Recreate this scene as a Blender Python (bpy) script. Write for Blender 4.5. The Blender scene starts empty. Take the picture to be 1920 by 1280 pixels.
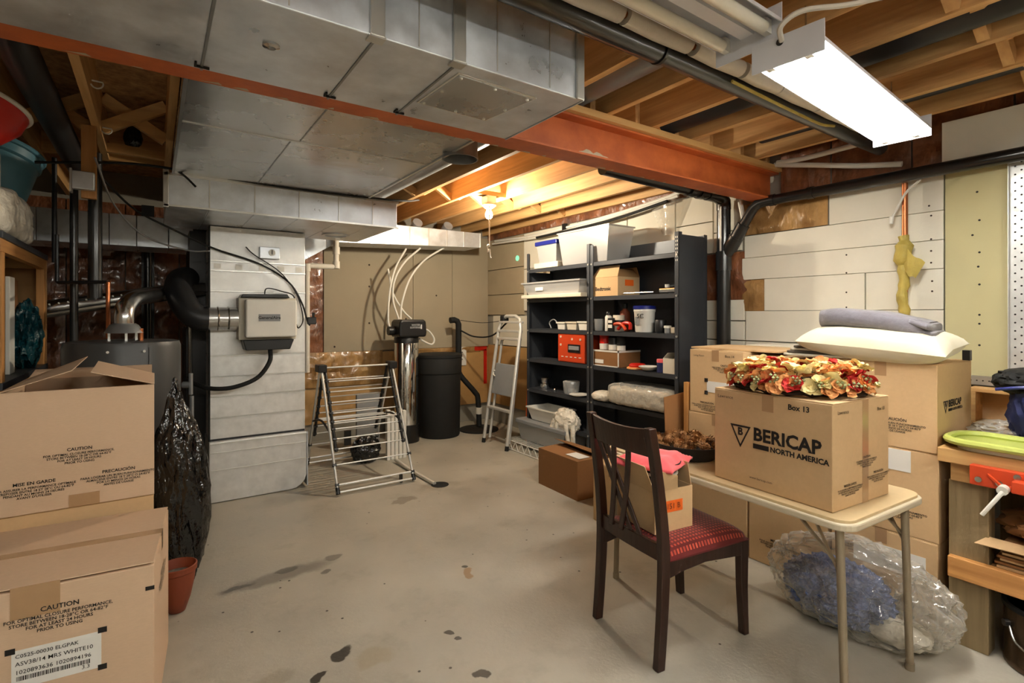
import bpy, bmesh, math, random
from mathutils import Vector, Matrix, noise
SC = bpy.context.scene
COL = SC.collection
R = math.radians
PI = math.pi
V = Vector
# ------------------------------------------------------------------ camera, world, exposure
cam = bpy.data.cameras.new('camera')
cam.sensor_width = 36.0
cam.lens = 36.0 * 976 / 1920
cam.shift_y = -50 / 1920
cam.clip_start = 0.02
camo = bpy.data.objects.new('camera', cam)
COL.objects.link(camo)
camo.location = (0, 0, 1.45)
camo.rotation_euler = (R(90), 0, R(-34.5))
SC.camera = camo
W = bpy.data.worlds.new('world')
SC.world = W
W.use_nodes = True
W.node_tree.nodes['Background'].inputs[0].default_value = (0.8, 0.85, 1, 1)
W.node_tree.nodes['Background'].inputs[1].default_value = 0.05
SC.view_settings.view_transform = 'Standard'
SC.view_settings.look = 'None'
SC.view_settings.gamma = 1
SC.view_settings.use_curve_mapping = False
SC.view_settings.exposure = 1.3
SC.cycles.max_bounces = 6
SC.cycles.diffuse_bounces = 4
SC.cycles.glossy_bounces = 3
SC.cycles.transmission_bounces = 4
SC.cycles.transparent_max_bounces = 6
SC.cycles.caustics_reflective = False
SC.cycles.caustics_refractive = False
SC.cycles.use_adaptive_sampling = True
SC.cycles.adaptive_threshold = 0.045
SC.cycles.adaptive_min_samples = 16
TUBE_POWER = 30.0      # emission of the fluorescent tubes
BULB_POWER = 750.0
LIGHT_COL = (1.0, 0.965, 0.855)

# ------------------------------------------------------------------ materials
def srgb(r, g, b):
    f = lambda c: (c / 255 / 12.92) if c / 255 <= .04045 else ((c / 255 + .055) / 1.055) ** 2.4
    return (f(r), f(g), f(b), 1)

def nd(t, kind, **kw):
    n = t.nodes.new(kind)
    for k, v in kw.items():
        setattr(n, k, v)
    return n

def mix_rgb(t, fac, a, b, blend='MIX'):
    n = nd(t, 'ShaderNodeMix', data_type='RGBA', blend_type=blend)
    for s, v in ((n.inputs[0], fac), (n.inputs[6], a), (n.inputs[7], b)):
        if isinstance(v, (int, float)) or isinstance(v, tuple):
            s.default_value = v
        else:
            t.links.new(v, s)
    return n.outputs[2]

def mat(name, col, rough=.5, metal=0., var=.12, vs=6., st=(1, 1, 1), bump=0., bs=80., bst=(1, 1, 1), coat=0., rand=0., alpha=1., emit=0., ecol=None, spec=.5, col2=None, sheen=0., rvar=0., trans=0., thresh=None, bdist=.01):
    m = bpy.data.materials.new(name)
    m.use_nodes = True
    t = m.node_tree
    p = t.nodes['Principled BSDF']
    p.inputs['Roughness'].default_value = rough
    p.inputs['Metallic'].default_value = metal
    p.inputs['Specular IOR Level'].default_value = spec
    p.inputs['Coat Weight'].default_value = coat
    p.inputs['Coat Roughness'].default_value = .12
    p.inputs['Alpha'].default_value = alpha
    p.inputs['Sheen Weight'].default_value = sheen
    p.inputs['Transmission Weight'].default_value = trans
    tc = nd(t, 'ShaderNodeTexCoord')
    oi = nd(t, 'ShaderNodeObjectInfo')
    add = nd(t, 'ShaderNodeVectorMath', operation='ADD')
    sc = nd(t, 'ShaderNodeVectorMath', operation='SCALE')
    cmb = nd(t, 'ShaderNodeCombineXYZ')
    for i in range(3):
        t.links.new(oi.outputs['Random'], cmb.inputs[i])
    t.links.new(cmb.outputs[0], sc.inputs[0])
    sc.inputs['Scale'].default_value = 17.3
    t.links.new(tc.outputs['Object'], add.inputs[0])
    t.links.new(sc.outputs[0], add.inputs[1])
    def mapped(stretch):
        mp = nd(t, 'ShaderNodeMapping')
        mp.inputs['Scale'].default_value = stretch
        t.links.new(add.outputs[0], mp.inputs['Vector'])
        return mp.outputs[0]
    c = tuple(col)
    out = None
    if var or col2:
        n = nd(t, 'ShaderNodeTexNoise')
        n.inputs['Scale'].default_value = vs
        n.inputs['Detail'].default_value = 5
        n.inputs['Roughness'].default_value = .6
        t.links.new(mapped(st), n.inputs['Vector'])
        rr = nd(t, 'ShaderNodeMapRange')
        lo, hi = thresh or (.3, .7)
        rr.inputs['From Min'].default_value = lo
        rr.inputs['From Max'].default_value = hi
        t.links.new(n.outputs['Fac'], rr.inputs['Value'])
        a = tuple(min(1, x * (1 + var)) for x in c[:3]) + (1,)
        b = tuple(col2) if col2 else tuple(x * (1 - var) for x in c[:3]) + (1,)
        out = mix_rgb(t, rr.outputs[0], b, a)
        if rvar:
            r2 = nd(t, 'ShaderNodeMapRange')
            r2.inputs['To Min'].default_value = max(.03, rough - rvar)
            r2.inputs['To Max'].default_value = min(1, rough + rvar)
            t.links.new(rr.outputs[0], r2.inputs['Value'])
            t.links.new(r2.outputs[0], p.inputs['Roughness'])
    if rand:
        h = nd(t, 'ShaderNodeHueSaturation')
        r3 = nd(t, 'ShaderNodeMapRange')
        r3.inputs['To Min'].default_value = 1 - rand
        r3.inputs['To Max'].default_value = 1 + rand
        t.links.new(oi.outputs['Random'], r3.inputs['Value'])
        t.links.new(r3.outputs[0], h.inputs['Value'])
        if out is None:
            h.inputs['Color'].default_value = c
        else:
            t.links.new(out, h.inputs['Color'])
        out = h.outputs[0]
    if out is None:
        p.inputs['Base Color'].default_value = c
    else:
        t.links.new(out, p.inputs['Base Color'])
    if bump:
        n2 = nd(t, 'ShaderNodeTexNoise')
        n2.inputs['Scale'].default_value = bs
        n2.inputs['Detail'].default_value = 4
        t.links.new(mapped(bst), n2.inputs['Vector'])
        bm = nd(t, 'ShaderNodeBump')
        bm.inputs['Strength'].default_value = bump
        bm.inputs['Distance'].default_value = bdist
        t.links.new(n2.outputs['Fac'], bm.inputs['Height'])
        t.links.new(bm.outputs[0], p.inputs['Normal'])
    if emit:
        p.inputs['Emission Color'].default_value = tuple(ecol or c[:3]) + (1,) if len(ecol or c[:3]) == 3 else ecol
        p.inputs['Emission Strength'].default_value = emit
    return m

def clear_plastic(name, tint=(1, 1, 1, 1), amount=.35, rough=.12, bump=.5, bs=14, body=None):
    """thin clear film: part glossy, part see-through, a little milky"""
    m = bpy.data.materials.new(name)
    m.use_nodes = True
    t = m.node_tree
    t.nodes.remove(t.nodes['Principled BSDF'])
    o = t.nodes['Material Output']
    tr = nd(t, 'ShaderNodeBsdfTransparent')
    tr.inputs[0].default_value = tint
    gl = nd(t, 'ShaderNodeBsdfGlossy')
    gl.inputs['Roughness'].default_value = rough
    df = nd(t, 'ShaderNodeBsdfDiffuse')
    df.inputs[0].default_value = body or tuple(.8 * x for x in tint[:3]) + (1,)
    m1 = nd(t, 'ShaderNodeMixShader')
    m1.inputs[0].default_value = .35
    t.links.new(df.outputs[0], m1.inputs[1])
    t.links.new(gl.outputs[0], m1.inputs[2])
    m2 = nd(t, 'ShaderNodeMixShader')
    fr = nd(t, 'ShaderNodeLayerWeight')
    fr.inputs['Blend'].default_value = amount
    mr = nd(t, 'ShaderNodeMapRange')
    mr.inputs['To Min'].default_value = amount
    mr.inputs['To Max'].default_value = .9
    t.links.new(fr.outputs['Facing'], mr.inputs['Value'])
    t.links.new(mr.outputs[0], m2.inputs[0])
    t.links.new(tr.outputs[0], m2.inputs[1])
    t.links.new(m1.outputs[0], m2.inputs[2])
    t.links.new(m2.outputs[0], o.inputs[0])
    if bump:
        tc = nd(t, 'ShaderNodeTexCoord')
        n2 = nd(t, 'ShaderNodeTexNoise')
        n2.inputs['Scale'].default_value = bs
        t.links.new(tc.outputs['Object'], n2.inputs['Vector'])
        bm = nd(t, 'ShaderNodeBump')
        bm.inputs['Strength'].default_value = bump
        bm.inputs['Distance'].default_value = .03
        t.links.new(n2.outputs['Fac'], bm.inputs['Height'])
        for s in (gl, df, fr):
            t.links.new(bm.outputs[0], s.inputs['Normal'])
    return m

def floor_mat():
    m = mat('concrete_floor', srgb(174, 168, 154), rough=.5, var=.14, vs=1.6, bump=.12, bs=60, rvar=.12)
    t = m.node_tree
    p = t.nodes['Principled BSDF']
    cur = p.inputs['Base Color'].links[0].from_socket
    tc = nd(t, 'ShaderNodeTexCoord')
    n = nd(t, 'ShaderNodeTexNoise')
    n.inputs['Scale'].default_value = 9
    n.inputs['Detail'].default_value = 6
    t.links.new(tc.outputs['Object'], n.inputs['Vector'])
    sub = nd(t, 'ShaderNodeVectorMath', operation='SUBTRACT')
    sub.inputs[1].default_value = (.5, .5, .5)
    t.links.new(n.outputs['Color'], sub.inputs[0])
    def warp(amount):
        s = nd(t, 'ShaderNodeVectorMath', operation='SCALE')
        s.inputs['Scale'].default_value = amount
        t.links.new(sub.outputs[0], s.inputs[0])
        a = nd(t, 'ShaderNodeVectorMath', operation='ADD')
        t.links.new(tc.outputs['Object'], a.inputs[0])
        t.links.new(s.outputs[0], a.inputs[1])
        return a.outputs[0]
    w1, w2 = warp(.10), warp(.28)
    def stain(x, y, rx, ry, ang, col, strength, soft=.3, w=w1):
        nonlocal cur
        mp = nd(t, 'ShaderNodeMapping', vector_type='TEXTURE')
        mp.inputs['Location'].default_value = (x, y, 0)
        mp.inputs['Rotation'].default_value = (0, 0, R(ang))
        mp.inputs['Scale'].default_value = (rx, ry, 1e6)
        t.links.new(w, mp.inputs['Vector'])
        ln = nd(t, 'ShaderNodeVectorMath', operation='LENGTH')
        t.links.new(mp.outputs[0], ln.inputs[0])
        mr = nd(t, 'ShaderNodeMapRange', interpolation_type='SMOOTHSTEP')
        mr.inputs['From Min'].default_value = 1
        mr.inputs['From Max'].default_value = 1 - soft
        mr.inputs['To Min'].default_value = 0
        mr.inputs['To Max'].default_value = strength
        t.links.new(ln.outputs['Value'], mr.inputs['Value'])
        cur = mix_rgb(t, mr.outputs[0], cur, col)
    dk, blk = srgb(112, 106, 96), srgb(44, 40, 34)
    stain(.57, 3.11, .36, .085, 3, dk, .7, .5, w1)
    stain(.36, 3.10, .12, .03, 4, srgb(72, 68, 60), .75, .5, w1)
    stain(.62, 3.16, .06, .035, 0, srgb(78, 74, 66), .7, .3, w1)
    stain(.88, 3.17, .06, .035, 15, srgb(88, 84, 76), .6, .3, w1)
    stain(.80, 3.02, .035, .03, 0, srgb(78, 74, 66), .7, .3, w1)
    for (x, y, rx, ry, a) in ((.66, 2.251, .055, .035, 30), (1.116, 2.119, .028, .025, 0), (1.112, 2.051, .022, .017, 0), (1.092, 1.80, .036, .027, -20), (.529, 2.155, .045, .03, 20)):
        stain(x, y, rx, ry, a, blk, .95, .25, w1)
    stain(1.448, 2.545, .035, .07, -20, srgb(150, 112, 62), .75, .3, w1)
    stain(1.47, 2.62, .018, .018, 0, blk, .85, .3, w1)
    stain(1.62, 3.83, .14, .07, 20, srgb(128, 117, 100), .7, .3, w2)
    stain(1.97, 4.0, .28, .15, 0, srgb(128, 114, 94), .55, .9, w2)
    stain(.76, 2.15, .10, .08, 0, srgb(160, 148, 124), .6, .4, w1)
    stain(.40, 2.25, .09, .05, 0, srgb(150, 140, 120), .5, .4, w1)
    stain(1.06, 4.40, .6, .22, 5, srgb(120, 112, 98), .5, .9, w2)
    n5 = nd(t, 'ShaderNodeTexNoise')
    n5.inputs['Scale'].default_value = 3.2
    n5.inputs['Detail'].default_value = 9
    n5.inputs['Roughness'].default_value = .68
    t.links.new(tc.outputs['Object'], n5.inputs['Vector'])
    m5 = nd(t, 'ShaderNodeMapRange')
    m5.inputs['From Min'].default_value = .54
    m5.inputs['From Max'].default_value = .74
    m5.inputs['To Max'].default_value = .38
    t.links.new(n5.outputs['Fac'], m5.inputs['Value'])
    cur = mix_rgb(t, m5.outputs[0], cur, srgb(120, 110, 94))
    # fine dark specks
    vo = nd(t, 'ShaderNodeTexVoronoi')
    vo.inputs['Scale'].default_value = 9
    t.links.new(tc.outputs['Object'], vo.inputs['Vector'])
    mr = nd(t, 'ShaderNodeMapRange')
    mr.inputs['From Min'].default_value = .07
    mr.inputs['From Max'].default_value = .05
    t.links.new(vo.outputs['Distance'], mr.inputs['Value'])
    n3 = nd(t, 'ShaderNodeTexNoise')
    n3.inputs['Scale'].default_value = 1.7
    t.links.new(tc.outputs['Object'], n3.inputs['Vector'])
    g = nd(t, 'ShaderNodeMath', operation='GREATER_THAN')
    g.inputs[1].default_value = .50
    t.links.new(n3.outputs['Fac'], g.inputs[0])
    mu = nd(t, 'ShaderNodeMath', operation='MULTIPLY')
    t.links.new(mr.outputs[0], mu.inputs[0])
    t.links.new(g.outputs[0], mu.inputs[1])
    cur = mix_rgb(t, mu.outputs[0], cur, srgb(60, 54, 46))
    t.links.new(cur, p.inputs['Base Color'])
    return m

def wood(name, c1, c2, axis=1, rough=.6, rand=.12, fine=28):
    st = [fine, fine, fine]
    st[axis] = 1.3
    m = mat(name, c1, rough=rough, var=.05, col2=c2, vs=1, st=tuple(st), bump=.15, bs=1, bst=tuple(x * 2 for x in st), rand=rand, thresh=(.25, .75))
    return m

def check_fabric(name):
    m = mat(name, srgb(120, 22, 16), rough=.85, var=0, sheen=.3)
    t = m.node_tree
    p = t.nodes['Principled BSDF']
    tc = nd(t, 'ShaderNodeTexCoord')
    ch = nd(t, 'ShaderNodeTexBrick')
    ch.offset = 0
    ch.inputs['Scale'].default_value = 34
    ch.inputs['Mortar Size'].default_value = .16
    ch.inputs['Brick Width'].default_value = .6
    ch.inputs['Row Height'].default_value = .6
    ch.inputs['Color1'].default_value = srgb(206, 84, 56)
    ch.inputs['Color2'].default_value = srgb(180, 58, 42)
    ch.inputs['Mortar'].default_value = srgb(104, 14, 12)
    t.links.new(tc.outputs['Object'], ch.inputs['Vector'])
    t.links.new(ch.outputs['Color'], p.inputs['Base Color'])
    return m

M = {}
def setup_mats():
    M['floor'] = floor_mat()
    M['wall'] = mat('concrete_wall', srgb(150, 145, 134), rough=.85, var=.1, vs=3, bump=.2, bs=30)
    M['osb'] = mat('subfloor_board', srgb(188, 150, 104), rough=.8, var=.2, vs=20, col2=srgb(136, 100, 62))
    M['joist'] = wood('pine_joist', srgb(226, 182, 122), srgb(184, 136, 82), 1)
    M['joistx'] = wood('pine_board_lengthwise', srgb(224, 182, 120), srgb(190, 140, 82), 0)
    M['strut'] = wood('pine_strut', srgb(224, 180, 120), srgb(186, 138, 84), 0, fine=18)
    M['shelfwood'] = wood('pine_frame', srgb(205, 150, 88), srgb(164, 110, 56), 2)
    M['shelfwoody'] = wood('pine_frame_long', srgb(205, 150, 88), srgb(164, 110, 56), 1)
    M['oldwood'] = wood('weathered_post', srgb(150, 130, 96), srgb(116, 98, 68), 2)
    M['benchwood'] = wood('bench_plank', srgb(206, 166, 108), srgb(170, 126, 74), 1)
    M['redsteel'] = mat('oxide_red_paint', srgb(200, 106, 52), rough=.5, var=.10, vs=5, col2=srgb(164, 78, 36), bump=.1, bs=40)
    M['primer'] = mat('scraped_primer', srgb(190, 176, 150), rough=.7, var=.15)
    M['galv'] = mat('galvanised_sheet', srgb(220, 226, 234), rough=.38, metal=.68, var=.16, vs=7, rvar=.12, bump=.12, bs=3, bdist=.02)
    M['galv2'] = mat('galvanised_sheet_bright', srgb(222, 222, 220), rough=.42, metal=.45, var=.1, vs=14, rvar=.1, bump=.1, bs=5, bdist=.02)
    M['galvdent'] = mat('dented_sheet', srgb(206, 208, 210), rough=.27, metal=.8, var=.06, vs=2, rvar=.06, bump=.22, bs=1.4, bdist=.05)
    M['seam'] = mat('seam_edge', srgb(214, 214, 210), rough=.3, metal=.8, var=.05)
    M['pipegrey'] = mat('round_duct_grey', srgb(150, 153, 156), rough=.4, metal=.7, var=.1, vs=5)
    M['pipedark'] = mat('round_duct_dark', srgb(52, 52, 54), rough=.4, metal=.5, var=.1)
    M['alu'] = mat('flue_aluminium', srgb(200, 200, 200), rough=.22, metal=1, var=.06, vs=12)
    M['chrome'] = mat('chrome_jacket', srgb(220, 220, 218), rough=.07, metal=1, var=.03, bump=.2, bs=3, bdist=.02)
    M['steel'] = mat('steel_bright', srgb(205, 205, 202), rough=.25, metal=1, var=.04)
    M['ladder'] = mat('brushed_aluminium', srgb(214, 213, 208), rough=.4, metal=.45, var=.05)
    M['copper'] = mat('copper_pipe', srgb(176, 108, 70), rough=.35, metal=.9, var=.15)
    M['black'] = mat('black_plastic', srgb(22, 22, 23), rough=.38, var=.1)
    M['blackmatte'] = mat('black_matte', srgb(16, 16, 16), rough=.75, var=.1)
    M['blackpipe'] = mat('black_abs_pipe', srgb(26, 26, 27), rough=.3, var=.1, coat=.3)
    M['heater'] = mat('heater_grey', srgb(62, 63, 64), rough=.42, var=.06)
    M['furnace'] = mat('furnace_dark', srgb(46, 46, 48), rough=.4, metal=.3, var=.1)
    M['shelf'] = mat('shelf_enamel', srgb(66, 69, 75), rough=.42, metal=.35, var=.08, vs=4)
    M['white'] = mat('white_plastic', srgb(226, 224, 216), rough=.4, var=.03)
    M['offwhite'] = mat('offwhite', srgb(214, 206, 188), rough=.55, var=.05)
    M['enamel'] = mat('white_enamel', srgb(222, 224, 232), rough=.3, var=.02)
    M['grey'] = mat('grey_plastic', srgb(138, 140, 142), rough=.45, var=.06)
    M['insul'] = mat('pipe_insulation', srgb(206, 200, 188), rough=.7, var=.08, bump=.1, bs=40)
    M['foam'] = mat('white_foam_board', srgb(226, 221, 206), rough=.8, var=.05, vs=3, bump=.06, bs=120, rand=.03)
    M['tanboard'] = mat('tan_board', srgb(172, 158, 132), rough=.85, var=.06, vs=3, rand=.04)
    M['drywall'] = mat('grey_drywall', srgb(164, 152, 130), rough=.9, var=.04, vs=2.5)
    M['green'] = mat('green_drywall', srgb(192, 184, 142), rough=.85, var=.04, vs=2)
    M['batt'] = mat('vapour_barrier_brown', srgb(140, 88, 56), rough=.42, var=.3, vs=6, col2=srgb(84, 48, 30), coat=.9, bump=.9, bs=9, bst=(1, 1, .45), bdist=.05)
    M['batt2'] = mat('vapour_barrier_tan', srgb(178, 140, 88), rough=.4, var=.2, vs=5, col2=srgb(132, 94, 52), coat=.8, bump=.8, bs=9, bst=(1, 1, .5), bdist=.04)
    M['ochre'] = mat('ochre_panel', srgb(186, 146, 92), rough=.6, var=.12, vs=3, coat=.2)
    M['card'] = mat('cardboard', srgb(210, 180, 150), rough=.85, var=.03, vs=60, st=(1, 1, 4), rand=.03)
    M['card2'] = mat('cardboard_tan', srgb(206, 172, 128), rough=.85, var=.03, vs=60, rand=.04)
    M['cardb'] = mat('cardboard_brown', srgb(142, 98, 56), rough=.85, var=.04, vs=60, rand=.04)
    M['cardin'] = mat('cardboard_inside', srgb(168, 128, 84), rough=.9, var=.03)
    M['tape'] = mat('packing_tape', srgb(178, 142, 104), rough=.18, var=.04, coat=.7)
    M['ink'] = mat('black_ink', srgb(24, 20, 18), rough=.7, var=0)
    M['paper'] = mat('paper_label', srgb(232, 230, 224), rough=.6, var=.02)
    M['orangesticker'] = mat('orange_sticker', srgb(240, 108, 30), rough=.5, var=.05)
    M['chairwood'] = wood('espresso_wood', srgb(58, 32, 22), srgb(38, 20, 14), 2, rough=.32, rand=.05)
    M['seatfab'] = check_fabric('red_check_fabric')
    M['tabletop'] = mat('beige_laminate', srgb(208, 184, 142), rough=.45, var=.04, vs=40)
    M['tablerim'] = mat('cream_enamel', srgb(206, 194, 168), rough=.35, var=.03)
    M['tableleg'] = mat('taupe_enamel', srgb(150, 136, 114), rough=.35, metal=.2, var=.03)
    M['bagblack'] = mat('black_bin_bag', srgb(14, 14, 15), rough=.16, var=.1, bump=1.0, bs=11, bst=(1, 1, .55), bdist=.06, spec=.8)
    M['bagteal'] = mat('teal_bag', srgb(10, 62, 72), rough=.3, var=.2, bump=.9, bs=14, bdist=.05)
    M['bagwhite'] = mat('white_bag', srgb(224, 218, 204), rough=.4, var=.06, bump=.9, bs=13, bdist=.04)
    M['clear'] = clear_plastic('clear_film', (1, .98, .95, 1), .22, .1, .9, 9, (.78, .76, .70, 1))
    M['tote'] = clear_plastic('clear_tote', (.96, .97, .98, 1), .42, .25, 0, 8, (.66, .67, .68, 1))
    M['totegrey'] = clear_plastic('grey_tote', (.8, .82, .84, 1), .6, .3, 0, 8, (.34, .36, .37, 1))
    M['vapour'] = clear_plastic('milky_film', (.95, .9, .84, 1), .35, .12, 1, 6, (.3, .23, .17, 1))
    M['blue'] = mat('blue_plastic', srgb(24, 34, 120), rough=.35, var=.05)
    M['bluebin'] = mat('blue_bin', srgb(86, 138, 160), rough=.4, var=.08, vs=3)
    M['bluefab'] = mat('blue_fabric', srgb(92, 114, 170), rough=.35, var=.3, vs=14, col2=srgb(44, 58, 104), bump=.9, bs=22, bdist=.05)
    M['navy'] = mat('navy_fabric', srgb(24, 32, 84), rough=.7, var=.2, bump=.3, bs=20)
    M['red'] = mat('red_plastic', srgb(196, 32, 20), rough=.35, var=.05)
    M['orange'] = mat('orange_enamel', srgb(206, 70, 32), rough=.4, var=.06)
    M['orangeboard'] = mat('orange_board', srgb(196, 84, 30), rough=.6, var=.08)
    M['lime'] = mat('lime_plastic', srgb(184, 194, 98), rough=.4, var=.05)
    M['pail'] = mat('bronze_pail', srgb(92, 76, 60), rough=.25, metal=.8, var=.2, vs=4)
    M['pillow'] = mat('cream_cotton', srgb(232, 222, 194), rough=.9, var=.03, sheen=.3, bump=.25, bs=7, bdist=.03)
    M['blanket'] = mat('grey_fleece', srgb(108, 104, 112), rough=.95, var=.1, vs=40, sheen=.5, bump=.3, bs=70)
    M['blanket2'] = mat('charcoal_cloth', srgb(84, 76, 66), rough=.9, var=.2, vs=12)
    M['pink'] = mat('pink_fabric', srgb(240, 96, 100), rough=.8, var=.06, sheen=.3, bump=.3, bs=9, bdist=.02)
    M['petal1'] = mat('petal_peach', srgb(236, 178, 116), rough=.7, var=.22, vs=25, col2=srgb(206, 122, 60), rand=.1)
    M['petal2'] = mat('petal_cream', srgb(244, 226, 164), rough=.7, var=.12, vs=25, rand=.08)
    M['petal3'] = mat('petal_red', srgb(186, 30, 22), rough=.7, var=.2, vs=25, rand=.1)
    M['leaf'] = mat('sage_leaf', srgb(150, 156, 108), rough=.7, var=.3, vs=30, rand=.15)
    M['twig'] = mat('dark_twig', srgb(50, 34, 22), rough=.8, var=.3, vs=30)
    M['cone'] = mat('pine_cone', srgb(150, 104, 58), rough=.75, var=.4, vs=30, rand=.25)
    M['terracotta'] = mat('terracotta', srgb(132, 62, 36), rough=.55, var=.08)
    M['soil'] = mat('soil', srgb(110, 104, 96), rough=.95, var=.4, vs=50, bump=.5, bs=70)
    M['yellowwrap'] = mat('yellow_wrap', srgb(176, 156, 74), rough=.6, var=.15, vs=12, bump=.5, bs=16, bdist=.02)
    M['screen'] = mat('grey_print', srgb(196, 198, 200), rough=.5, var=0)
    M['tube_on'] = mat('lit_tube', (1, 1, 1, 1), rough=.4, var=0, emit=TUBE_POWER, ecol=LIGHT_COL)
    M['bulb_on'] = mat('lit_bulb', (1, 1, 1, 1), rough=.4, var=0, emit=BULB_POWER, ecol=(1, .87, .66))
    M['tube_off'] = mat('unlit_tube', srgb(226, 222, 208), rough=.15, var=.02, coat=.5)
    M['led'] = mat('green_indicator', srgb(120, 210, 160), rough=.4, var=0, emit=.6)
setup_mats()

# ------------------------------------------------------------------ geometry helpers
class G:
    def __init__(s):
        s.v, s.f = [], []
    def add(s, vs, fs):
        b = len(s.v)
        s.v += [tuple(p) for p in vs]
        s.f += [tuple(i + b for i in f) for f in fs]
        return s
    def box(s, x0, x1, y0, y1, z0, z1):
        return s.add([(x0, y0, z0), (x1, y0, z0), (x1, y1, z0), (x0, y1, z0), (x0, y0, z1), (x1, y0, z1), (x1, y1, z1), (x0, y1, z1)],
                     [(3, 2, 1, 0), (4, 5, 6, 7), (0, 1, 5, 4), (1, 2, 6, 5), (2, 3, 7, 6), (3, 0, 4, 7)])
    def hexa(s, p):   # bottom four then top four, counter-clockwise from above
        return s.add(p, [(3, 2, 1, 0), (4, 5, 6, 7), (0, 1, 5, 4), (1, 2, 6, 5), (2, 3, 7, 6), (3, 0, 4, 7)])
    def bar(s, p0, p1, w, h, up=(0, 0, 1)):   # rectangular bar between two points
        p0, p1 = V(p0), V(p1)
        d = (p1 - p0).normalized()
        a = d.cross(V(up))
        if a.length < 1e-4:
            a = d.cross(V((1, 0, 0)))
        a.normalize()
        b = a.cross(d)
        q = []
        for p in (p0, p1):
            q += [p - a * w / 2 - b * h / 2, p + a * w / 2 - b * h / 2, p + a * w / 2 + b * h / 2, p - a * w / 2 + b * h / 2]
        return s.add(q, [(0, 1, 2, 3), (7, 6, 5, 4), (4, 5, 1, 0), (5, 6, 2, 1), (6, 7, 3, 2), (7, 4, 0, 3)])
    def tube(s, pts, r, n=10, caps=True, closed=False, sx=1., sy=1.):
        pts = [V(p) for p in pts]
        rs = r if isinstance(r, (list, tuple)) else [r] * len(pts)
        L = len(pts)
        tan = []
        for i in range(L):
            a = pts[(i - 1) % L] if (i or closed) else pts[i]
            b = pts[(i + 1) % L] if (i < L - 1 or closed) else pts[i]
            tan.append((b - a).normalized())
        ref = V((0, 0, 1)) if abs(tan[0].z) < .9 else V((1, 0, 0))
        nx = tan[0].cross(ref).normalized()
        vs, fs = [], []
        for i in range(L):
            if i:
                q = tan[i - 1].rotation_difference(tan[i])
                nx = (q @ nx)
                nx = (nx - tan[i] * nx.dot(tan[i])).normalized()
            ny = tan[i].cross(nx)
            for k in range(n):
                a = 2 * PI * k / n
                vs.append(pts[i] + nx * math.cos(a) * rs[i] * sx + ny * math.sin(a) * rs[i] * sy)
        for i in range(L if closed else L - 1):
            j = (i + 1) % L
            for k in range(n):
                k2 = (k + 1) % n
                fs.append((i * n + k, i * n + k2, j * n + k2, j * n + k))
        if caps and not closed:
            fs.append(tuple(range(n - 1, -1, -1)))
            fs.append(tuple((L - 1) * n + k for k in range(n)))
        return s.add(vs, fs)
    def cyl(s, p0, p1, r, r1=None, n=20):
        return s.tube([p0, p1], [r, r if r1 is None else r1], n)
    def lathe(s, prof, c=(0, 0, 0), n=28, sx=1., sy=1.):   # prof: (radius, z)
        vs, fs = [], []
        for (r, z) in prof:
            for k in range(n):
                a = 2 * PI * k / n
                vs.append((c[0] + r * math.cos(a) * sx, c[1] + r * math.sin(a) * sy, c[2] + z))
        for i in range(len(prof) - 1):
            for k in range(n):
                k2 = (k + 1) % n
                fs.append((i * n + k, i * n + k2, (i + 1) * n + k2, (i + 1) * n + k))
        fs.append(tuple(range(n - 1, -1, -1)))
        fs.append(tuple((len(prof) - 1) * n + k for k in range(n)))
        return s.add(vs, fs)
    def prism(s, poly, ax, a, b):   # polygon in the two other axes (cyclic order), extruded along ax from a to b
        def P(u, w, t):
            return {0: (t, u, w), 1: (u, t, w), 2: (u, w, t)}[ax]
        n = len(poly)
        vs = [P(u, w, a) for u, w in poly] + [P(u, w, b) for u, w in poly]
        fs = [tuple(range(n - 1, -1, -1)), tuple(range(n, 2 * n))] + [(i, (i + 1) % n, (i + 1) % n + n, i + n) for i in range(n)]
        return s.add(vs, fs)
    def grid(s, nu, nv, fn):
        vs = [fn(i / nu, j / nv) for j in range(nv + 1) for i in range(nu + 1)]
        fs = [(j * (nu + 1) + i, j * (nu + 1) + i + 1, (j + 1) * (nu + 1) + i + 1, (j + 1) * (nu + 1) + i) for j in range(nv) for i in range(nu)]
        return s.add(vs, fs)
    def shell(s, w0, d0, w1, d1, h, t=.004, z=0.):   # open tub: bottom w0 x d0, rim w1 x d1
        def ring(w, d, zz):
            return [(-w / 2, -d / 2, zz), (w / 2, -d / 2, zz), (w / 2, d / 2, zz), (-w / 2, d / 2, zz)]
        vs = ring(w0, d0, z) + ring(w1, d1, z + h) + ring(w1 - 2 * t, d1 - 2 * t, z + h) + ring(w0 - 2 * t, d0 - 2 * t, z + t)
        fs = [(3, 2, 1, 0), (12, 13, 14, 15)]
        for k in range(4):
            k2 = (k + 1) % 4
            for l in range(3):
                fs.append((l * 4 + k, l * 4 + k2, l * 4 + 4 + k2, l * 4 + 4 + k))
        return s.add(vs, fs)
    def move(s, d):
        s.v = [(p[0] + d[0], p[1] + d[1], p[2] + d[2]) for p in s.v]
        return s
    def xf(s, m):
        s.v = [tuple(m @ V(p)) for p in s.v]
        return s
    def mesh(s, name, m, smooth=False, fix=True):
        me = bpy.data.meshes.new(name)
        me.from_pydata(s.v, [], s.f)
        if fix:
            bm = bmesh.new()
            bm.from_mesh(me)
            bmesh.ops.recalc_face_normals(bm, faces=bm.faces)
            bm.to_mesh(me)
            bm.free()
        me.materials.append(M[m] if isinstance(m, str) else m)
        if smooth:
            me.polygons.foreach_set('use_smooth', [True] * len(me.polygons))
            me.set_sharp_from_angle(angle=R(42))
        me.update()
        return me

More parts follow.
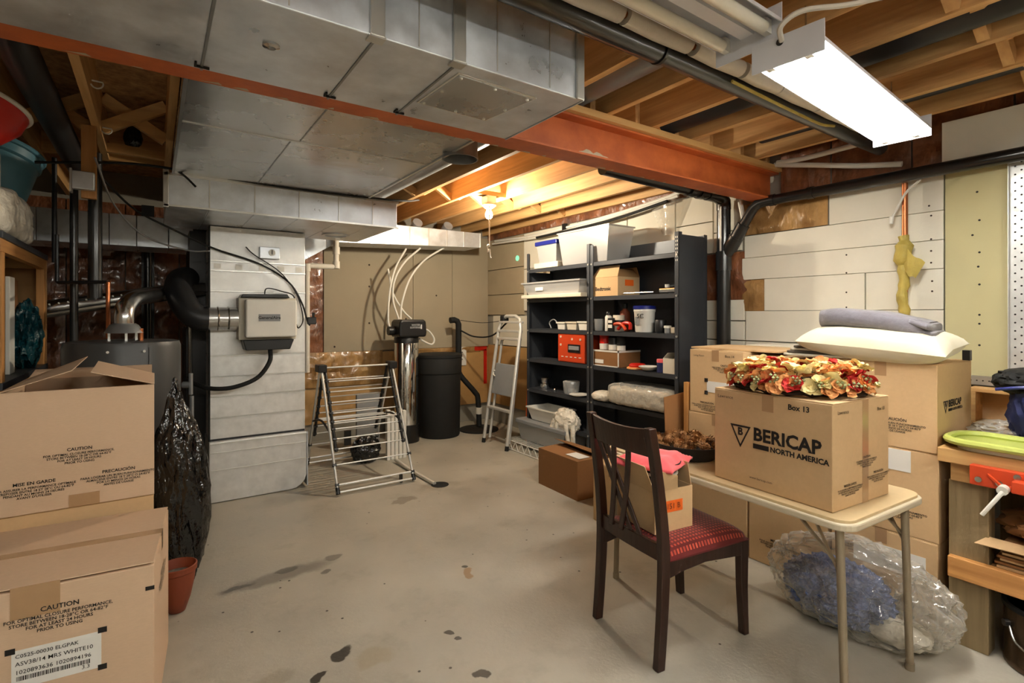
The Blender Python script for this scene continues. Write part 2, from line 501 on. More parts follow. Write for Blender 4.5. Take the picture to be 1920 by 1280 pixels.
def tag(o, label=None, cat=None, group=None, kind=None):
    for k, v in (('label', label), ('category', cat), ('group', group), ('kind', kind)):
        if v:
            o[k] = v
    return o
def link(name, data, parent=None, loc=(0, 0, 0)):
    o = bpy.data.objects.new(name, data)
    COL.objects.link(o)
    if parent is not None:
        o.parent = parent
    o.location = loc
    return o
def thing(name, label, cat, loc=(0, 0, 0), rz=0., group=None, kind=None):
    o = link(name, None, None, loc)
    o.empty_display_size = .05
    o.rotation_euler = (0, 0, R(rz))
    return tag(o, label, cat, group, kind)
def part(name, g, m, parent, smooth=False, bev=0., label=None, world=False, kind=None, seg=2):
    if world:   # geometry given in room coordinates
        root = parent
        while root.parent:
            root = root.parent
        g.move(tuple(-c for c in root.location))
    me = g.mesh(name, m, smooth)
    o = link(name, me, parent)
    if bev:
        b = o.modifiers.new('bevel', 'BEVEL')
        b.width = bev
        b.segments = seg
        b.limit_method = 'ANGLE'
        b.angle_limit = R(40)
    return tag(o, label, None, None, kind)
def solo(name, g, m, label, cat, loc=(0, 0, 0), smooth=False, bev=0., group=None, world=False, rz=0., kind=None):
    if world:
        g.move(tuple(-c for c in loc))
    o = link(name, g.mesh(name, m, smooth), None, loc)
    o.rotation_euler = (0, 0, R(rz))
    if bev:
        b = o.modifiers.new('bevel', 'BEVEL')
        b.width = bev
        b.segments = 2
        b.limit_method = 'ANGLE'
        b.angle_limit = R(40)
    return tag(o, label, cat, group, kind)
def again(root, loc=None, rz=None, label=None, scale=None):
    c = root.copy()
    COL.objects.link(c)
    if loc is not None: c.location = loc
    if rz is not None: c.rotation_euler = (0, 0, R(rz))
    if label: c['label'] = label
    if scale: c.scale = (scale,) * 3
    for ch in list(root.children):
        d = ch.copy(); COL.objects.link(d); d.parent = c
        for g in list(ch.children):
            e = g.copy(); COL.objects.link(e); e.parent = d
    return c
TXT = {}
def txt(s, parent, o, right, up, size, m='ink', align='CENTER', name='printed_text', bold=0., shear=0., world=False, sp=.95):
    cu = bpy.data.curves.new('lettering', 'FONT')
    cu.body = s
    cu.size = size
    cu.align_x = align
    cu.align_y = 'CENTER'
    cu.offset = bold
    cu.shear = shear
    cu.space_line = sp
    cu.resolution_u = 2
    to = bpy.data.objects.new('lettering', cu)
    me = bpy.data.meshes.new_from_object(to)
    bpy.data.objects.remove(to)
    bpy.data.curves.remove(cu)
    me.materials.clear()
    me.materials.append(M[m])
    r, u = V(right).normalized(), V(up).normalized()
    n = r.cross(u)
    o = V(o) + n * .0012
    if world:
        root = parent
        while root.parent:
            root = root.parent
        o -= root.location
    mt = Matrix.Translation(o) @ Matrix(((r.x, u.x, n.x, 0), (r.y, u.y, n.y, 0), (r.z, u.z, n.z, 0), (0, 0, 0, 1)))
    me.transform(mt)
    me.name = name
    return link(name, me, parent)
def ico(r=(1, 1, 1), sub=4, amp=.1, freq=3., seed=0., ridge=True, flat=None):
    bm = bmesh.new()
    bmesh.ops.create_icosphere(bm, subdivisions=sub, radius=1)
    g = G()
    for v in bm.verts:
        p = v.co.normalized()
        q = p * freq + V((seed, seed * 1.7, seed * .3))
        n = noise.noise(q) + .5 * noise.noise(q * 2.3)
        if ridge:
            n = .5 - abs(n) + .35 * noise.noise(q * 5)
        k = 1 + amp * n
        w = V((p.x * r[0] * k, p.y * r[1] * k, p.z * r[2] * k))
        if flat is not None and w.z < flat:
            w.z = flat + (w.z - flat) * .03
        g.v.append(tuple(w))
    g.f = [tuple(v.index for v in f.verts) for f in bm.faces]
    bm.free()
    return g
def boxblob(rx, ry, rz, amp, freq, seed, p=6, sub=5):
    bm = bmesh.new()
    bmesh.ops.create_icosphere(bm, subdivisions=sub, radius=1)
    g = G()
    for v in bm.verts:
        q = v.co.normalized()
        k = (abs(q.x) ** p + abs(q.y) ** p + abs(q.z) ** p) ** (-1 / p)
        w = V((q.x * k * rx, q.y * k * ry, q.z * k * rz))
        n = noise.noise(w * freq + V((seed, 0, 0)))
        w += q * amp * (.4 - abs(n) + .4 * noise.noise(w * freq * 2.6))
        g.v.append(tuple(w))
    g.f = [tuple(v.index for v in f.verts) for f in bm.faces]
    bm.free()
    return g
def arc(c, r, a0, a1, n, plane='xz'):
    out = []
    for i in range(n + 1):
        a = R(a0 + (a1 - a0) * i / n)
        p = {'xz': (c[0] + r * math.cos(a), c[1], c[2] + r * math.sin(a)), 'xy': (c[0] + r * math.cos(a), c[1] + r * math.sin(a), c[2]), 'yz': (c[0], c[1] + r * math.cos(a), c[2] + r * math.sin(a))}[plane]
        out.append(p)
    return out
def smoothpath(pts, n=6):   # Catmull-Rom through the points
    P = [V(p) for p in pts]
    P = [P[0] * 2 - P[1]] + P + [P[-1] * 2 - P[-2]]
    out = []
    for i in range(1, len(P) - 2):
        for k in range(n):
            t = k / n
            a, b, c, d = P[i - 1], P[i], P[i + 1], P[i + 2]
            out.append(.5 * ((2 * b) + (c - a) * t + (2 * a - 5 * b + 4 * c - d) * t * t + (3 * b - a - 3 * c + d) * t ** 3))
    out.append(P[-2])
    return out
random.seed(4)
XR, YB, XL, YF, ZC = 3.84, 6.2, -1.1, -1.7, 2.80
JB = 2.54    # underside of the joists
# ------------------------------------------------------------------ the room
def structure(name, g, m, label, bev=0):
    o = link(name, g.mesh(name, m))
    return tag(o, label, None, None, 'structure')
fl = structure('floor', G().box(XL - .1, XR + .1, YF - .1, YB + .1, -.1, 0), 'floor', 'grey concrete basement floor with dark stains')
wr = structure('wall_right', G().box(XR, XR + .1, YF - .1, YB + .1, 0, ZC), 'wall', 'basement wall lined with white foam boards')
wb = structure('wall_back', G().box(XL - .1, XR, YB, YB + .1, 0, ZC), 'wall', 'back basement wall with drywall and insulation')
wl = structure('wall_left', G().box(XL - .1, XL, YF - .1, YB, 0, ZC), 'wall', 'basement wall behind the wooden shelf')
wf = structure('wall_front', G().box(XL, XR, YF - .1, YF, 0, ZC), 'wall', 'basement wall behind the viewer')
ce = structure('ceiling', G().box(XL - .1, XR + .1, YF - .1, YB + .1, ZC, ZC + .05), 'osb', 'wooden subfloor above open joists')
# joists: near span and far span, lapped over the steel beam
jn = G().box(-.019, .019, 0, 2.14 - YF, 0, ZC - JB).mesh('joist', 'joist')
jf = G().box(-.019, .019, 0, YB - 2.12, 0, ZC - JB).mesh('joist', 'joist')
jfs = G().box(-.019, .019, 0, 4.62 - 2.12, 0, ZC - JB).mesh('joist', 'joist')
near_x = [-.84 + .36 * k for k in range(13)]
far_x = [-.64, -.28, .08, .44, .80, 1.16, 1.56] + [2.0 + .36 * k for k in range(5)] + [3.78]
for x in near_x:
    link('joist', jn, ce, (x, YF, JB))
for x in far_x:
    link('joist', jfs if x < .2 and x > -.5 else jf, ce, (x, 2.12, JB))
# header and cross bridging
part('header', G().box(-.62, .06, 4.62, 4.66, JB, ZC), 'joistx', ce)
part('blocking', G().box(-.261, .061, 4.40, 4.44, JB, JB + .06), 'joistx', ce)
def bridging(xa, xb, y, s=1):
    for k, (za, zb) in enumerate(((JB + .03, ZC - .03), (ZC - .03, JB + .03))):
        part('bridging_strut', G().bar((xa + .019, y + .025 * (k - .5) * 2 * s, za), (xb - .019, y + .025 * (k - .5) * 2 * s, zb), .04, .068), 'strut', ce)
for a, b in zip(far_x[6:-1], far_x[7:]):
    bridging(a, b, 4.42)
bridging(-.28, .08, 4.0)
bridging(-.64, -.28, 4.05)
for a, b in zip(near_x, near_x[1:]):
    if a > 1.2:
        bridging(a, b, .62)
# rim insulation over the sill of the right wall
def crumple(name, parent, fn, nu, nv, m, amp=.025, freq=6, seed=0, axis=0):
    def f(u, w):
        p = V(fn(u, w))
        q = p * freq + V((seed, seed, seed))
        e = min(1, 6 * min(u, 1 - u, w, 1 - w) + .15)
        k = amp * e * (.5 - abs(noise.noise(q)) + .5 * noise.noise(q * 2.7))
        p[axis] -= k
        return p
    return part(name, G().grid(nu, nv, f), m, parent, smooth=True)
def batt(parent, x, y0, y1, z0, z1, m='batt', seed=0, name='insulation_batt'):   # on the right wall
    return crumple(name, parent, lambda u, w: (x, y0 + (y1 - y0) * u, z0 + (z1 - z0) * w), max(4, int((y1 - y0) * 30)), max(4, int((z1 - z0) * 30)), m, .035, 7, seed, 0)
def battb(parent, y, x0, x1, z0, z1, m='batt', seed=0, name='insulation_batt', amp=.035):     # on the back wall
    return crumple(name, parent, lambda u, w: (x0 + (x1 - x0) * u, y, z0 + (z1 - z0) * w), max(4, int((x1 - x0) * 30)), max(4, int((z1 - z0) * 30)), m, amp, 7, seed, 1)
k = 0
for a, b in zip(near_x, near_x[1:]):
    pass
for i in range(6):
    y0 = -.6 + i * .46
    if y0 < 2.0:
        batt(wr, XR - .03, y0, min(y0 + .45, 2.04), 2.31, 2.78, 'batt', i)
batt(wr, XR - .02, 1.72, 2.34, 2.07, 2.31, 'batt2', 11)
batt(wr, XR - .02, 2.28, 2.78, 1.57, 1.95, 'batt', 12)
batt(wr, XR - .02, 2.17, 2.36, 1.48, 1.72, 'batt2', 13)
batt(wr, XR - .02, 2.2, 6.15, 2.47, 2.78, 'batt', 15)
# white foam boards on the right wall, board by board
def board(y0, y1, z0, z1, m='foam', t=.03, name='foam_board', e=.0015):
    return part(name, G().box(XR - t, XR, y0 + e, y1 - e, z0 + e, z1 - e), m, wr, bev=.002)
for (y0, y1, z0, z1) in ((1.08, 1.71, 2.064, 2.31), (1.08, 2.33, 1.892, 2.064), (1.08, 2.35, 1.722, 1.892), (1.08, 1.486, 1.48, 1.722), (1.492, 2.17, 1.48, 1.722), (1.08, 2.32, 1.25, 1.48),
                         (1.08, 2.32, 1.0, 1.245), (1.08, 2.32, .75, .995), (2.33, 2.72, 1.25, 1.40), (2.33, 2.72, 1.405, 1.57), (2.33, 2.72, 1.0, 1.245),
                         (2.36, 2.60, 1.96, 2.12), (2.36, 2.60, 2.125, 2.46), (2.61, 2.98, 1.96, 2.22), (2.61, 2.98, 2.225, 2.46), (2.99, 3.55, 1.96, 2.46), (3.56, 4.28, 1.96, 2.20), (3.56, 4.28, 2.205, 2.46), (4.29, 5.28, 2.02, 2.46), (5.0, 5.28, 1.5, 2.015)):
    board(y0, y1, z0, z1)
for (y0, y1, z0, z1) in ((4.6, 5.28, 1.5, 2.01), (5.29, 6.19, 2.06, 2.46), (5.29, 6.19, 1.72, 2.055), (5.29, 6.19, 1.45, 1.715)):
    board(y0, y1, z0, z1, 'tanboard', .028, 'tan_board')
board(5.0, 6.0, 1.05, 1.44, 'foam', .03)
board(4.6, 6.19, .25, 1.04, 'ochre', .02, 'panel')
board(.50, 1.075, 1.07, 2.30, 'green', .03, 'drywall_panel')
board(.50, 1.075, 2.305, 2.56, 'foam', .085)
board(-1.6, .495, 1.07, 2.46, 'green', .03, 'drywall_panel')
for i, (y, z) in enumerate(((.93, 2.14), (.92, 1.98), (.95, 1.90), (.92, 1.80), (.925, 1.72), (.92, 1.62), (.92, 1.45), (.92, 1.40), (.92, 1.28))):
    part('screw_hole', G().cyl((XR - .0305, y, z), (XR - .031, y, z), .006, n=8), 'ink', wr)
for i, (y, z) in enumerate(((1.14, 1.90), (1.14, 1.83), (1.14, 1.76), (1.135, 1.65), (1.135, 1.59), (1.6, 1.85), (1.6, 1.73), (1.6, 1.6), (1.6, 1.5), (1.14, 2.04), (1.15, 2.1))):
    part('screw_hole', G().cyl((XR - .0305, y, z), (XR - .031, y, z), .006, n=6), 'twig', wr)
# back wall
for (x0, x1) in ((1.60, 2.695), (2.70, 3.25), (3.255, 3.81)):
    part('drywall_panel', G().box(x0, x1, YB - .07, YB - .02, 1.02, 2.5), 'drywall', wb, bev=.002)
for x, z in ((2.13, 2.05), (2.13, 1.79), (2.13, 1.35), (2.6, 1.4), (3.02, 1.7), (1.72, 1.08)):
    part('screw_hole', G().cyl((x, YB - .0705, z), (x, YB - .071, z), .012, n=7), 'twig', wb)
battb(wb, YB - .05, 1.04, 1.60, 1.0, 2.5, 'batt', 3)
battb(wb, YB - .06, 1.0, 2.30, .62, 1.02, 'batt2', 4, amp=.06)
battb(wb, YB - .03, 1.0, 2.30, .2, .62, 'ochre', 5, name='panel')
part('panel', G().box(2.30, 3.81, YB - .05, YB - .01, .24, 1.0), 'ochre', wb)
battb(wb, YB - .05, 2.5, 3.7, .94, 1.03, 'batt2', 8, amp=.04)
for i in range(5):
    x0 = -1.08 + i * .43
    battb(wb, YB - .05, x0, x0 + .42, .3, 2.5, 'batt', 20 + i, amp=.06)
part('stud', G().box(-.10, 0.0, YB - .10, YB - .02, 0, 2.5), 'black', wb)

# ------------------------------------------------------------------ steel beam and its wooden plate
b = thing('steel_beam', 'red oxide painted steel I beam crossing under the joists', 'beam', (1.4, 2.135, 2.30))
part('web', G().box(XL, 3.82, 2.128, 2.142, 2.31, 2.50), 'redsteel', b, world=True)
part('bottom_flange', G().box(XL, 3.82, 2.06, 2.21, 2.30, 2.312), 'redsteel', b, world=True, bev=.002)
part('top_flange', G().box(XL, 3.82, 2.06, 2.21, 2.49, 2.502), 'redsteel', b, world=True, bev=.002)
pl = []
for i in range(15):
    a = i / 14
    pl.append((1.83 + .36 * a, 2.3125 + .058 * math.sin(PI * a) ** .7 * (.75 + .5 * noise.noise(V((a * 9, 0, 0))))))
part('scraped_patch', G().prism([(x, z) for x, z in pl], 1, 2.1275, 2.1285), 'primer', b, world=True, label='bare patch where red paint is scraped off')
for i in range(26):
    x = -.4 + i * .165 + random.uniform(-.05, .05)
    w = random.uniform(.02, .08)
    y = 2.205 - random.uniform(0, .012)
    part('paint_scrape', G().prism([(x, y), (x + w, y + .003), (x + w * .8, y - random.uniform(.004, .02)), (x + w * .3, y - random.uniform(.002, .012))], 2, 2.2993, 2.2999), 'primer', b, world=True)
solo('sill_plate', G().box(XL, 3.82, 2.03, 2.235, 2.503, 2.539), 'joistx', 'pale wooden plate lying on top of the red steel beam', 'board', (1.4, 2.13, 2.503), world=True, bev=.002)
# ------------------------------------------------------------------ ducts
def screws(parent, pts, r=.006, n=(0, 0, -1), m='seam'):
    for p in pts:
        q = V(p) + V(n) * .005
        part('screw', G().cyl(p, tuple(q), r, r * .6, n=8), m, parent, world=True)
d = thing('supply_duct', 'large galvanised rectangular duct hanging in front of the steel beam', 'duct', (.2, 1.76, 2.275))
secs = [XL, -.42, .13, .545, .82, 1.36]
for i, (a, c) in enumerate(zip(secs, secs[1:])):
    part('duct_section', G().box(a + .001, c - .001, 1.50, 2.035, 2.275, 2.532), 'galv', d, bev=.004, world=True)
for x in (-.42, .13, .545, .82):
    part('drive_cleat', G().box(x - .022, x + .022, 1.488, 1.50, 2.272, 2.532), 'seam', d, world=True, bev=.003)
    part('seam', G().box(x - .004, x + .004, 1.50, 2.035, 2.2715, 2.275), 'pipegrey', d, world=True)
    part('cleat_tab', G().box(x - .022, x + .022, 2.003, 2.010, 2.268, 2.276).box(x - .022, x - .016, 1.975, 2.003, 2.268, 2.275), 'blackmatte', d, world=True)
    part('cleat_tab', G().box(x - .025, x + .025, 1.49, 1.53, 2.268, 2.275), 'seam', d, world=True)
for x in (.30, .68, .97, 1.20):
    part('crease', G().box(x - .002, x + .002, 1.4985, 1.50, 2.285, 2.525), 'seam', d, world=True)
part('end_flange', G().box(1.325, 1.362, 1.488, 1.50, 2.272, 2.545), 'seam', d, world=True, bev=.004)
part('end_cap', G().box(1.36, 1.366, 1.495, 2.04, 2.272, 2.54), 'galv', d, world=True, bev=.003)
part('panel_border', G().prism([(.853, 1.562), (1.197, 1.577), (1.157, 1.883), (.838, 1.87)], 2, 2.271, 2.275), 'white', d, world=True)
ap = part('access_panel', G().prism([(.86, 1.57), (1.19, 1.585), (1.15, 1.875), (.845, 1.862)], 2, 2.268, 2.275), 'galvdent', d, world=True, bev=.002, label='square access panel screwed to the duct underside')
for p in ((.875, 1.585), (1.02, 1.592), (1.17, 1.60), (1.155, 1.73), (1.135, 1.86), (1.0, 1.855), (.86, 1.85), (.868, 1.715)):
    part('screw', G().cyl((p[0], p[1], 2.268), (p[0], p[1], 2.263), .007, .005, n=8), 'white', ap, world=True)
part('test_port', G().lathe([(.025, 0), (.025, -.006), (.013, -.01), (.013, -.004)], (.295, 1.73, 2.275), 16), 'alu', d, smooth=True, world=True)

d = thing('trunk_duct', 'wide flat sheet metal trunk running back from the red beam', 'duct', (.7, 3.0, 2.35))
for i, (a, c) in enumerate(((2.22, 2.86), (2.864, 3.94))):
    part('duct_section', G().box(.10, 1.355, a, c, 2.35, 2.50), 'galvdent', d, world=True, bev=.003)
part('seam', G().box(.10, 1.355, 2.855, 2.869, 2.346, 2.3502), 'seam', d, world=True)
part('seam', G().box(.62, .626, 2.22, 2.85, 2.348, 2.3502), 'pipegrey', d, world=True)
part('seam', G().box(.58, .586, 2.86, 3.94, 2.348, 2.3502), 'pipegrey', d, world=True)
part('hemmed_edge', G().box(1.348, 1.362, 2.22, 3.94, 2.343, 2.36), 'seam', d, world=True)
part('hemmed_edge', G().box(.092, .106, 2.22, 3.94, 2.343, 2.36), 'pipegrey', d, world=True)

d = thing('plenum_duct', 'shallow sheet metal plenum box above the grey return drop', 'duct', (.8, 4.3, 2.14))
xs = [.06, .30, .57, .86, 1.14, 1.40, 1.60]
for a, c in zip(xs, xs[1:]):
    part('duct_section', G().box(a + .001, c - .001, 3.952, 4.95, 2.145, 2.345), 'galv', d, world=True, bev=.003)
    part('seam', G().box(a - .003, a + .003, 3.947, 3.953, 2.147, 2.343), 'seam', d, world=True)
part('top_lip', G().box(.05, 1.61, 3.94, 3.956, 2.335, 2.352), 'seam', d, world=True)
part('bottom_lip', G().box(.05, 1.61, 3.94, 3.956, 2.138, 2.15), 'seam', d, world=True)
part('end_flange', G().box(.045, .075, 3.94, 3.955, 2.13, 2.37), 'seam', d, world=True, bev=.003)
part('collar', G().lathe([(.115, 0), (.115, -.012), (.09, -.012), (.09, 0)], (1.30, 4.6, 2.146), 28), 'galv', d, smooth=True, world=True)

d = thing('branch_duct', 'galvanised branch duct along the back wall above the softener', 'duct', (2.4, 5.8, 2.25))
n = 9
for i in range(n):
    a, c = 1.25 + 2.12 * i / n, 1.25 + 2.12 * (i + 1) / n - .003
    za, zc = 2.205 + .085 * i / n, 2.205 + .085 * (i + 1) / n
    part('duct_section', G().hexa([(a, 5.6, za), (c, 5.6, zc), (c, 6.0, zc), (a, 6.0, za), (a, 5.6, 2.47), (c, 5.6, 2.47), (c, 6.0, 2.47), (a, 6.0, 2.47)]), 'galv', d, world=True, bev=.003)
    part('seam', G().box(c - .003, c + .006, 5.594, 5.6, zc + .004, 2.468), 'seam', d, world=True)
part('gusset', G().prism([(1.07, 1.90), (1.07, 2.20), (1.55, 2.20)], 1, 5.25, 5.60), 'galv', d, world=True, bev=.002)
for x in (2.55, 2.95):
    part('takeoff', G().tube([(x, 5.75, 2.46), (x, 5.72, 2.50), (x, 5.66, 2.535)], .06, 14), 'galv', d, smooth=True, world=True)
for i, (x, y0, y1, z, r, m, lb) in enumerate(((1.87, 1.3, 2.12, 2.63, .065, 'pipegrey', 'grey round duct between joists beside the large rectangular duct'), (2.60, -.4, 2.1, 2.64, .085, 'pipedark', 'dark round duct between joists above the lit fixture'), (1.78, 2.25, 5.3, 2.63, .075, 'pipegrey', 'grey round duct between joists behind the red beam'), (3.30, -.8, 1.9, 2.66, .08, 'pipedark', 'dark round duct in the joist bay nearest the foam boards'))):
    solo('round_duct', G().cyl((x, y0, z), (x, y1, z), r, n=24), m, lb, 'duct', (x, y0, z - r), smooth=True, world=True, group='round ducts in joist bays')
d = thing('duct_collar', 'short open round duct collar hanging below the joists', 'duct', (1.43, 2.60, 2.33))
part('collar_ring', G().lathe([(.10, .14), (.10, .02), (.103, 0), (.096, 0), (.093, .02), (.093, .14)], (0, 0, 0), 32), 'pipegrey', d, smooth=True)
part('bead', G().tube([(.10 * math.cos(a * PI / 16), .10 * math.sin(a * PI / 16), .11) for a in range(32)], .006, 6, closed=True), 'galv', d, smooth=True)
part('flared_flange', G().lathe([(.10, .13), (.15, .15), (.15, .155), (.1, .16)], (0, 0, 0), 32), 'pipegrey', d, smooth=True)

d = thing('return_duct', 'blue grey duct high on the back wall behind the water heater', 'duct', (-.3, 5.35, 2.02))
xs = [-1.08, -.74, -.62, -.30, -.12, .10, .28]
for a, c in zip(xs, xs[1:]):
    part('duct_section', G().box(a + .002, c - .002, 5.30, 5.75, 2.015, 2.27), 'galv', d, world=True, bev=.003)
part('elbow', G().prism([(.28, 2.015), (.28, 2.27), (.60, 2.27), (.60, 2.14), (.5, 2.10), (.4, 2.035)], 1, 5.30, 5.75), 'furnace', d, world=True)

# ------------------------------------------------------------------ furnace, return drop, humidifier
f = thing('furnace', 'dark furnace cabinet hidden behind the ribbed sheet metal drop', 'furnace', (.62, 5.35, 0))
part('cabinet', G().box(.21, 1.04, 5.02, 5.60, 0, 1.34), 'furnace', f, world=True, bev=.008)
part('plenum', G().box(.24, 1.0, 5.04, 5.58, 1.34, 2.142), 'furnace', f, world=True)
part('door', G().box(.205, .212, 5.06, 5.54, .2, 1.2), 'furnace', f, world=True, bev=.004)
part('gas_pipe', G().tube(smoothpath([(.24, 4.97, 1.52), (.24, 4.97, 1.30), (.245, 4.97, .60), (.245, 4.97, .05)], 3), .014, 8), 'steel', f, smooth=True, world=True)
d = thing('return_drop', 'ribbed grey sheet metal return drop carrying the humidifier', 'duct', (.70, 4.8, 0))
zs = [.47, .645, .81, .965, 1.13, 1.635, 1.795, 1.87, 2.142]
for i, (a, c) in enumerate(zip(zs, zs[1:])):
    part('sheet', G().box(.353, 1.056, 4.64, 5.0, a + .002, c - .002), 'galv2', d, world=True, bev=.004)
    if i:
        part('rib', G().box(.352, 1.057, 4.634, 4.642, a - .003, a + .004), 'seam', d, world=True)
pr = [(.345, .005), (.345, .47), (1.058, .47), (1.058, .20)] + [(.93 + .128 * math.cos(R(a)), .13 + .125 * math.sin(R(a))) for a in (10, -10, -30, -50, -70, -90)]
part('boot', G().prism(pr, 1, 4.585, 5.0), 'galv2', d, world=True, bev=.006)
part('gap_strip', G().box(.352, 1.05, 4.632, 4.64, .468, .485), 'pipedark', d, world=True)
for z in (.455, .385, .25):
    part('rib', G().box(.346, 1.057, 4.580, 4.586, z - .003, z + .004), 'seam', d, world=True)
part('edge_frame', G().box(1.058, 1.066, 4.58, 5.0, .02, .47), 'galv', d, world=True)
part('corner_strip', G().box(.345, .356, 4.628, 4.66, .47, 2.14), 'blackmatte', d, world=True)
for x in (.40, .55, .72, .86, 1.0):
    part('foil_patch', G().box(x - .02, x + .03, 4.637, 4.641, 1.81, 1.85), 'white', d, world=True)
hs = thing('humidistat', 'small grey control box on the upper return drop', 'control box', (.78, 4.62, 1.93))
part('housing', G().box(.70, .85, 4.60, 4.638, 1.905, 2.0), 'galv', hs, world=True, bev=.004)
part('dial', G().tube([(.79, 4.60, 1.955), (.79, 4.594, 1.955)], .026, 20), 'white', hs, smooth=True, world=True)
part('pointer', G().box(.787, .793, 4.591, 4.594, 1.94, 1.978), 'ink', hs, world=True)
h = thing('humidifier', 'white furnace humidifier with black base on the return drop', 'humidifier', (.74, 4.53, 1.2))
part('back_housing', G().box(.535, .955, 4.50, 4.64, 1.255, 1.585), 'offwhite', h, world=True, bev=.008)
part('cover', G().box(.575, .945, 4.42, 4.50, 1.275, 1.568), 'white', h, world=True, bev=.012)
part('top_tray', G().prism([(.545, 1.585), (.90, 1.585), (.88, 1.615), (.56, 1.61)], 1, 4.46, 4.62), 'black', h, world=True, bev=.004)
part('drain_pan', G().prism([(.56, 1.255), (.93, 1.255), (.90, 1.175), (.58, 1.175)], 1, 4.45, 4.62), 'black', h, world=True, bev=.006)
part('name_plate', G().box(.665, .82, 4.417, 4.42, 1.40, 1.455), 'grey', h, world=True, bev=.002)
txt('GeneralAire', h, (.742, 4.4165, 1.427), (1, 0, 0), (0, 0, 1), .032, world=True, bold=.0006)
part('duct_stub', G().cyl((.32, 4.56, 1.42), (.535, 4.56, 1.42), .088, n=28), 'alu', h, smooth=True, world=True)
for x in (.40, .47):
    part('clamp_band', G().tube([(x, 4.56 + .09 * math.cos(a * PI / 14), 1.42 + .09 * math.sin(a * PI / 14)) for a in range(28)], .006, 6, closed=True), 'steel', h, smooth=True, world=True)
solo('bypass_pipe', G().tube(smoothpath([(.335, 4.56, 1.42), (.28, 4.56, 1.425), (.22, 4.58, 1.47), (.175, 4.64, 1.56), (.15, 4.72, 1.65), (.17, 4.86, 1.72), (.22, 5.03, 1.75)], 5), .092, 24), 'pipedark', 'dark round elbow pipe joining the humidifier to the furnace', 'pipe', (.25, 4.6, 1.33), smooth=True, world=True)
solo('drain_hose', G().tube(smoothpath([(.76, 4.50, 1.18), (.75, 4.47, 1.08), (.66, 4.46, .96), (.50, 4.46, .90), (.36, 4.5, .895), (.27, 4.6, .92), (.2, 4.75, .95)], 6), .017, 10), 'blackmatte', 'black drain hose curving below the white humidifier', 'hose', (.5, 4.48, .89), smooth=True, world=True)
def cable(label, pts, r=.006, m='blackmatte', name='cable', cat='cable', n=6, group=None):
    return solo(name, G().tube(smoothpath(pts, 6), r, n), m, label, cat, tuple(pts[0]), smooth=True, world=True, group=group)
cable('black cable sagging from the ceiling across the return drop', [(-.25, 3.9, 2.25), (-.1, 4.3, 2.15), (.15, 4.5, 2.05), (.38, 4.6, 1.96), (.70, 4.61, 1.86), (.92, 4.61, 1.72), (1.02, 4.6, 1.55), (1.06, 4.58, 1.40), (1.08, 4.58, 1.36)], .007)
cable('thin black wire looping from the control box to the humidifier', [(.60, 4.61, 1.99), (.66, 4.6, 1.93), (.85, 4.6, 1.80), (.98, 4.6, 1.62), (1.03, 4.6, 1.42), (.99, 4.58, 1.34), (.96, 4.56, 1.40)], .005)
cable('short black wire on top of the white humidifier', [(.72, 4.52, 1.60), (.74, 4.52, 1.66), (.85, 4.53, 1.64), (.95, 4.56, 1.60), (.97, 4.6, 1.45)], .005)
g_ = thing('plug_adapter', 'small black plug adapter beside the return drop', 'plug', (1.09, 4.58, 1.38))
part('body', G().box(-.03, .04, -.02, .02, -.01, .05), 'black', g_, bev=.006)
part('prong_end', G().cyl((.02, 0, .05), (.02, 0, .09), .012, n=10), 'black', g_)
wp = thing('drain_pipe', 'white plastic drain pipe bending beside the return drop', 'pipe', (1.2, 5.2, 1.3))
part('pipe', G().tube([(1.20, 5.2, .9), (1.20, 5.2, 1.90), (1.205, 5.2, 1.915), (1.22, 5.2, 1.92), (1.45, 5.2, 1.92), (1.468, 5.2, 1.925), (1.475, 5.2, 1.94), (1.475, 5.2, 2.2)], .026, 14), 'insul', wp, smooth=True, world=True)
for p in ((1.20, 5.2, 1.90), (1.475, 5.2, 1.94), (1.475, 5.2, 2.08)):
    part('coupling', G().cyl((p[0], p[1], p[2] - .035), (p[0], p[1], p[2] + .035), .034, n=14), 'insul', wp, smooth=True, world=True)

# ------------------------------------------------------------------ water heater and its pipes
w = thing('water_heater', 'grey cylindrical gas water heater behind the open carton', 'water heater', (-.145, 3.78, 0))
part('tank', G().lathe([(.26, 0), (.275, .03), (.28, .06), (.28, 1.27), (.272, 1.295), (.25, 1.30)], n=48), 'heater', w, smooth=True)
part('seam', G().box(.12, .123, -.256, -.25, .06, 1.27), 'furnace', w)
part('draft_hood', G().lathe([(.085, 1.36), (.095, 1.345), (.07, 1.39), (.055, 1.40)], n=24), 'pipegrey', w, smooth=True)
for a in range(3):
    an = a * 2.1 - 1.4
    part('hood_leg', G().box(-.006, .006, -.006, .006, 1.30, 1.35).move((.075 * math.cos(an), .075 * math.sin(an), 0)), 'steel', w)
part('hot_nipple', G().cyl((.08, -.02, 1.30), (.08, -.02, 1.37), .013, n=10), 'copper', w, smooth=True)
part('relief_valve', G().cyl((.29, 0, 1.02), (.33, -.02, 1.02), .02, n=10).cyl((.33, -.02, 1.09), (.33, -.02, .96), .012, n=8), 'pipegrey', w, smooth=True)
part('relief_pipe', G().cyl((.335, -.02, .95), (.335, -.02, .1), .012, n=8), 'pipegrey', w, smooth=True)
for x in (-.06, .10):
    part('screw', G().cyl((x, -.272, 1.25), (x, -.279, 1.25), .007, n=8), 'white', w)
v = thing('vent_pipe', 'shiny aluminium vent pipe rising across above the water heater', 'pipe', (-.1, 4.3, 1.40))
part('run', G().tube([(-1.05, 4.85, 1.41), (.18, 4.85, 1.638), (.32, 5.03, 1.66)], .062, 20), 'alu', v, smooth=True, world=True)
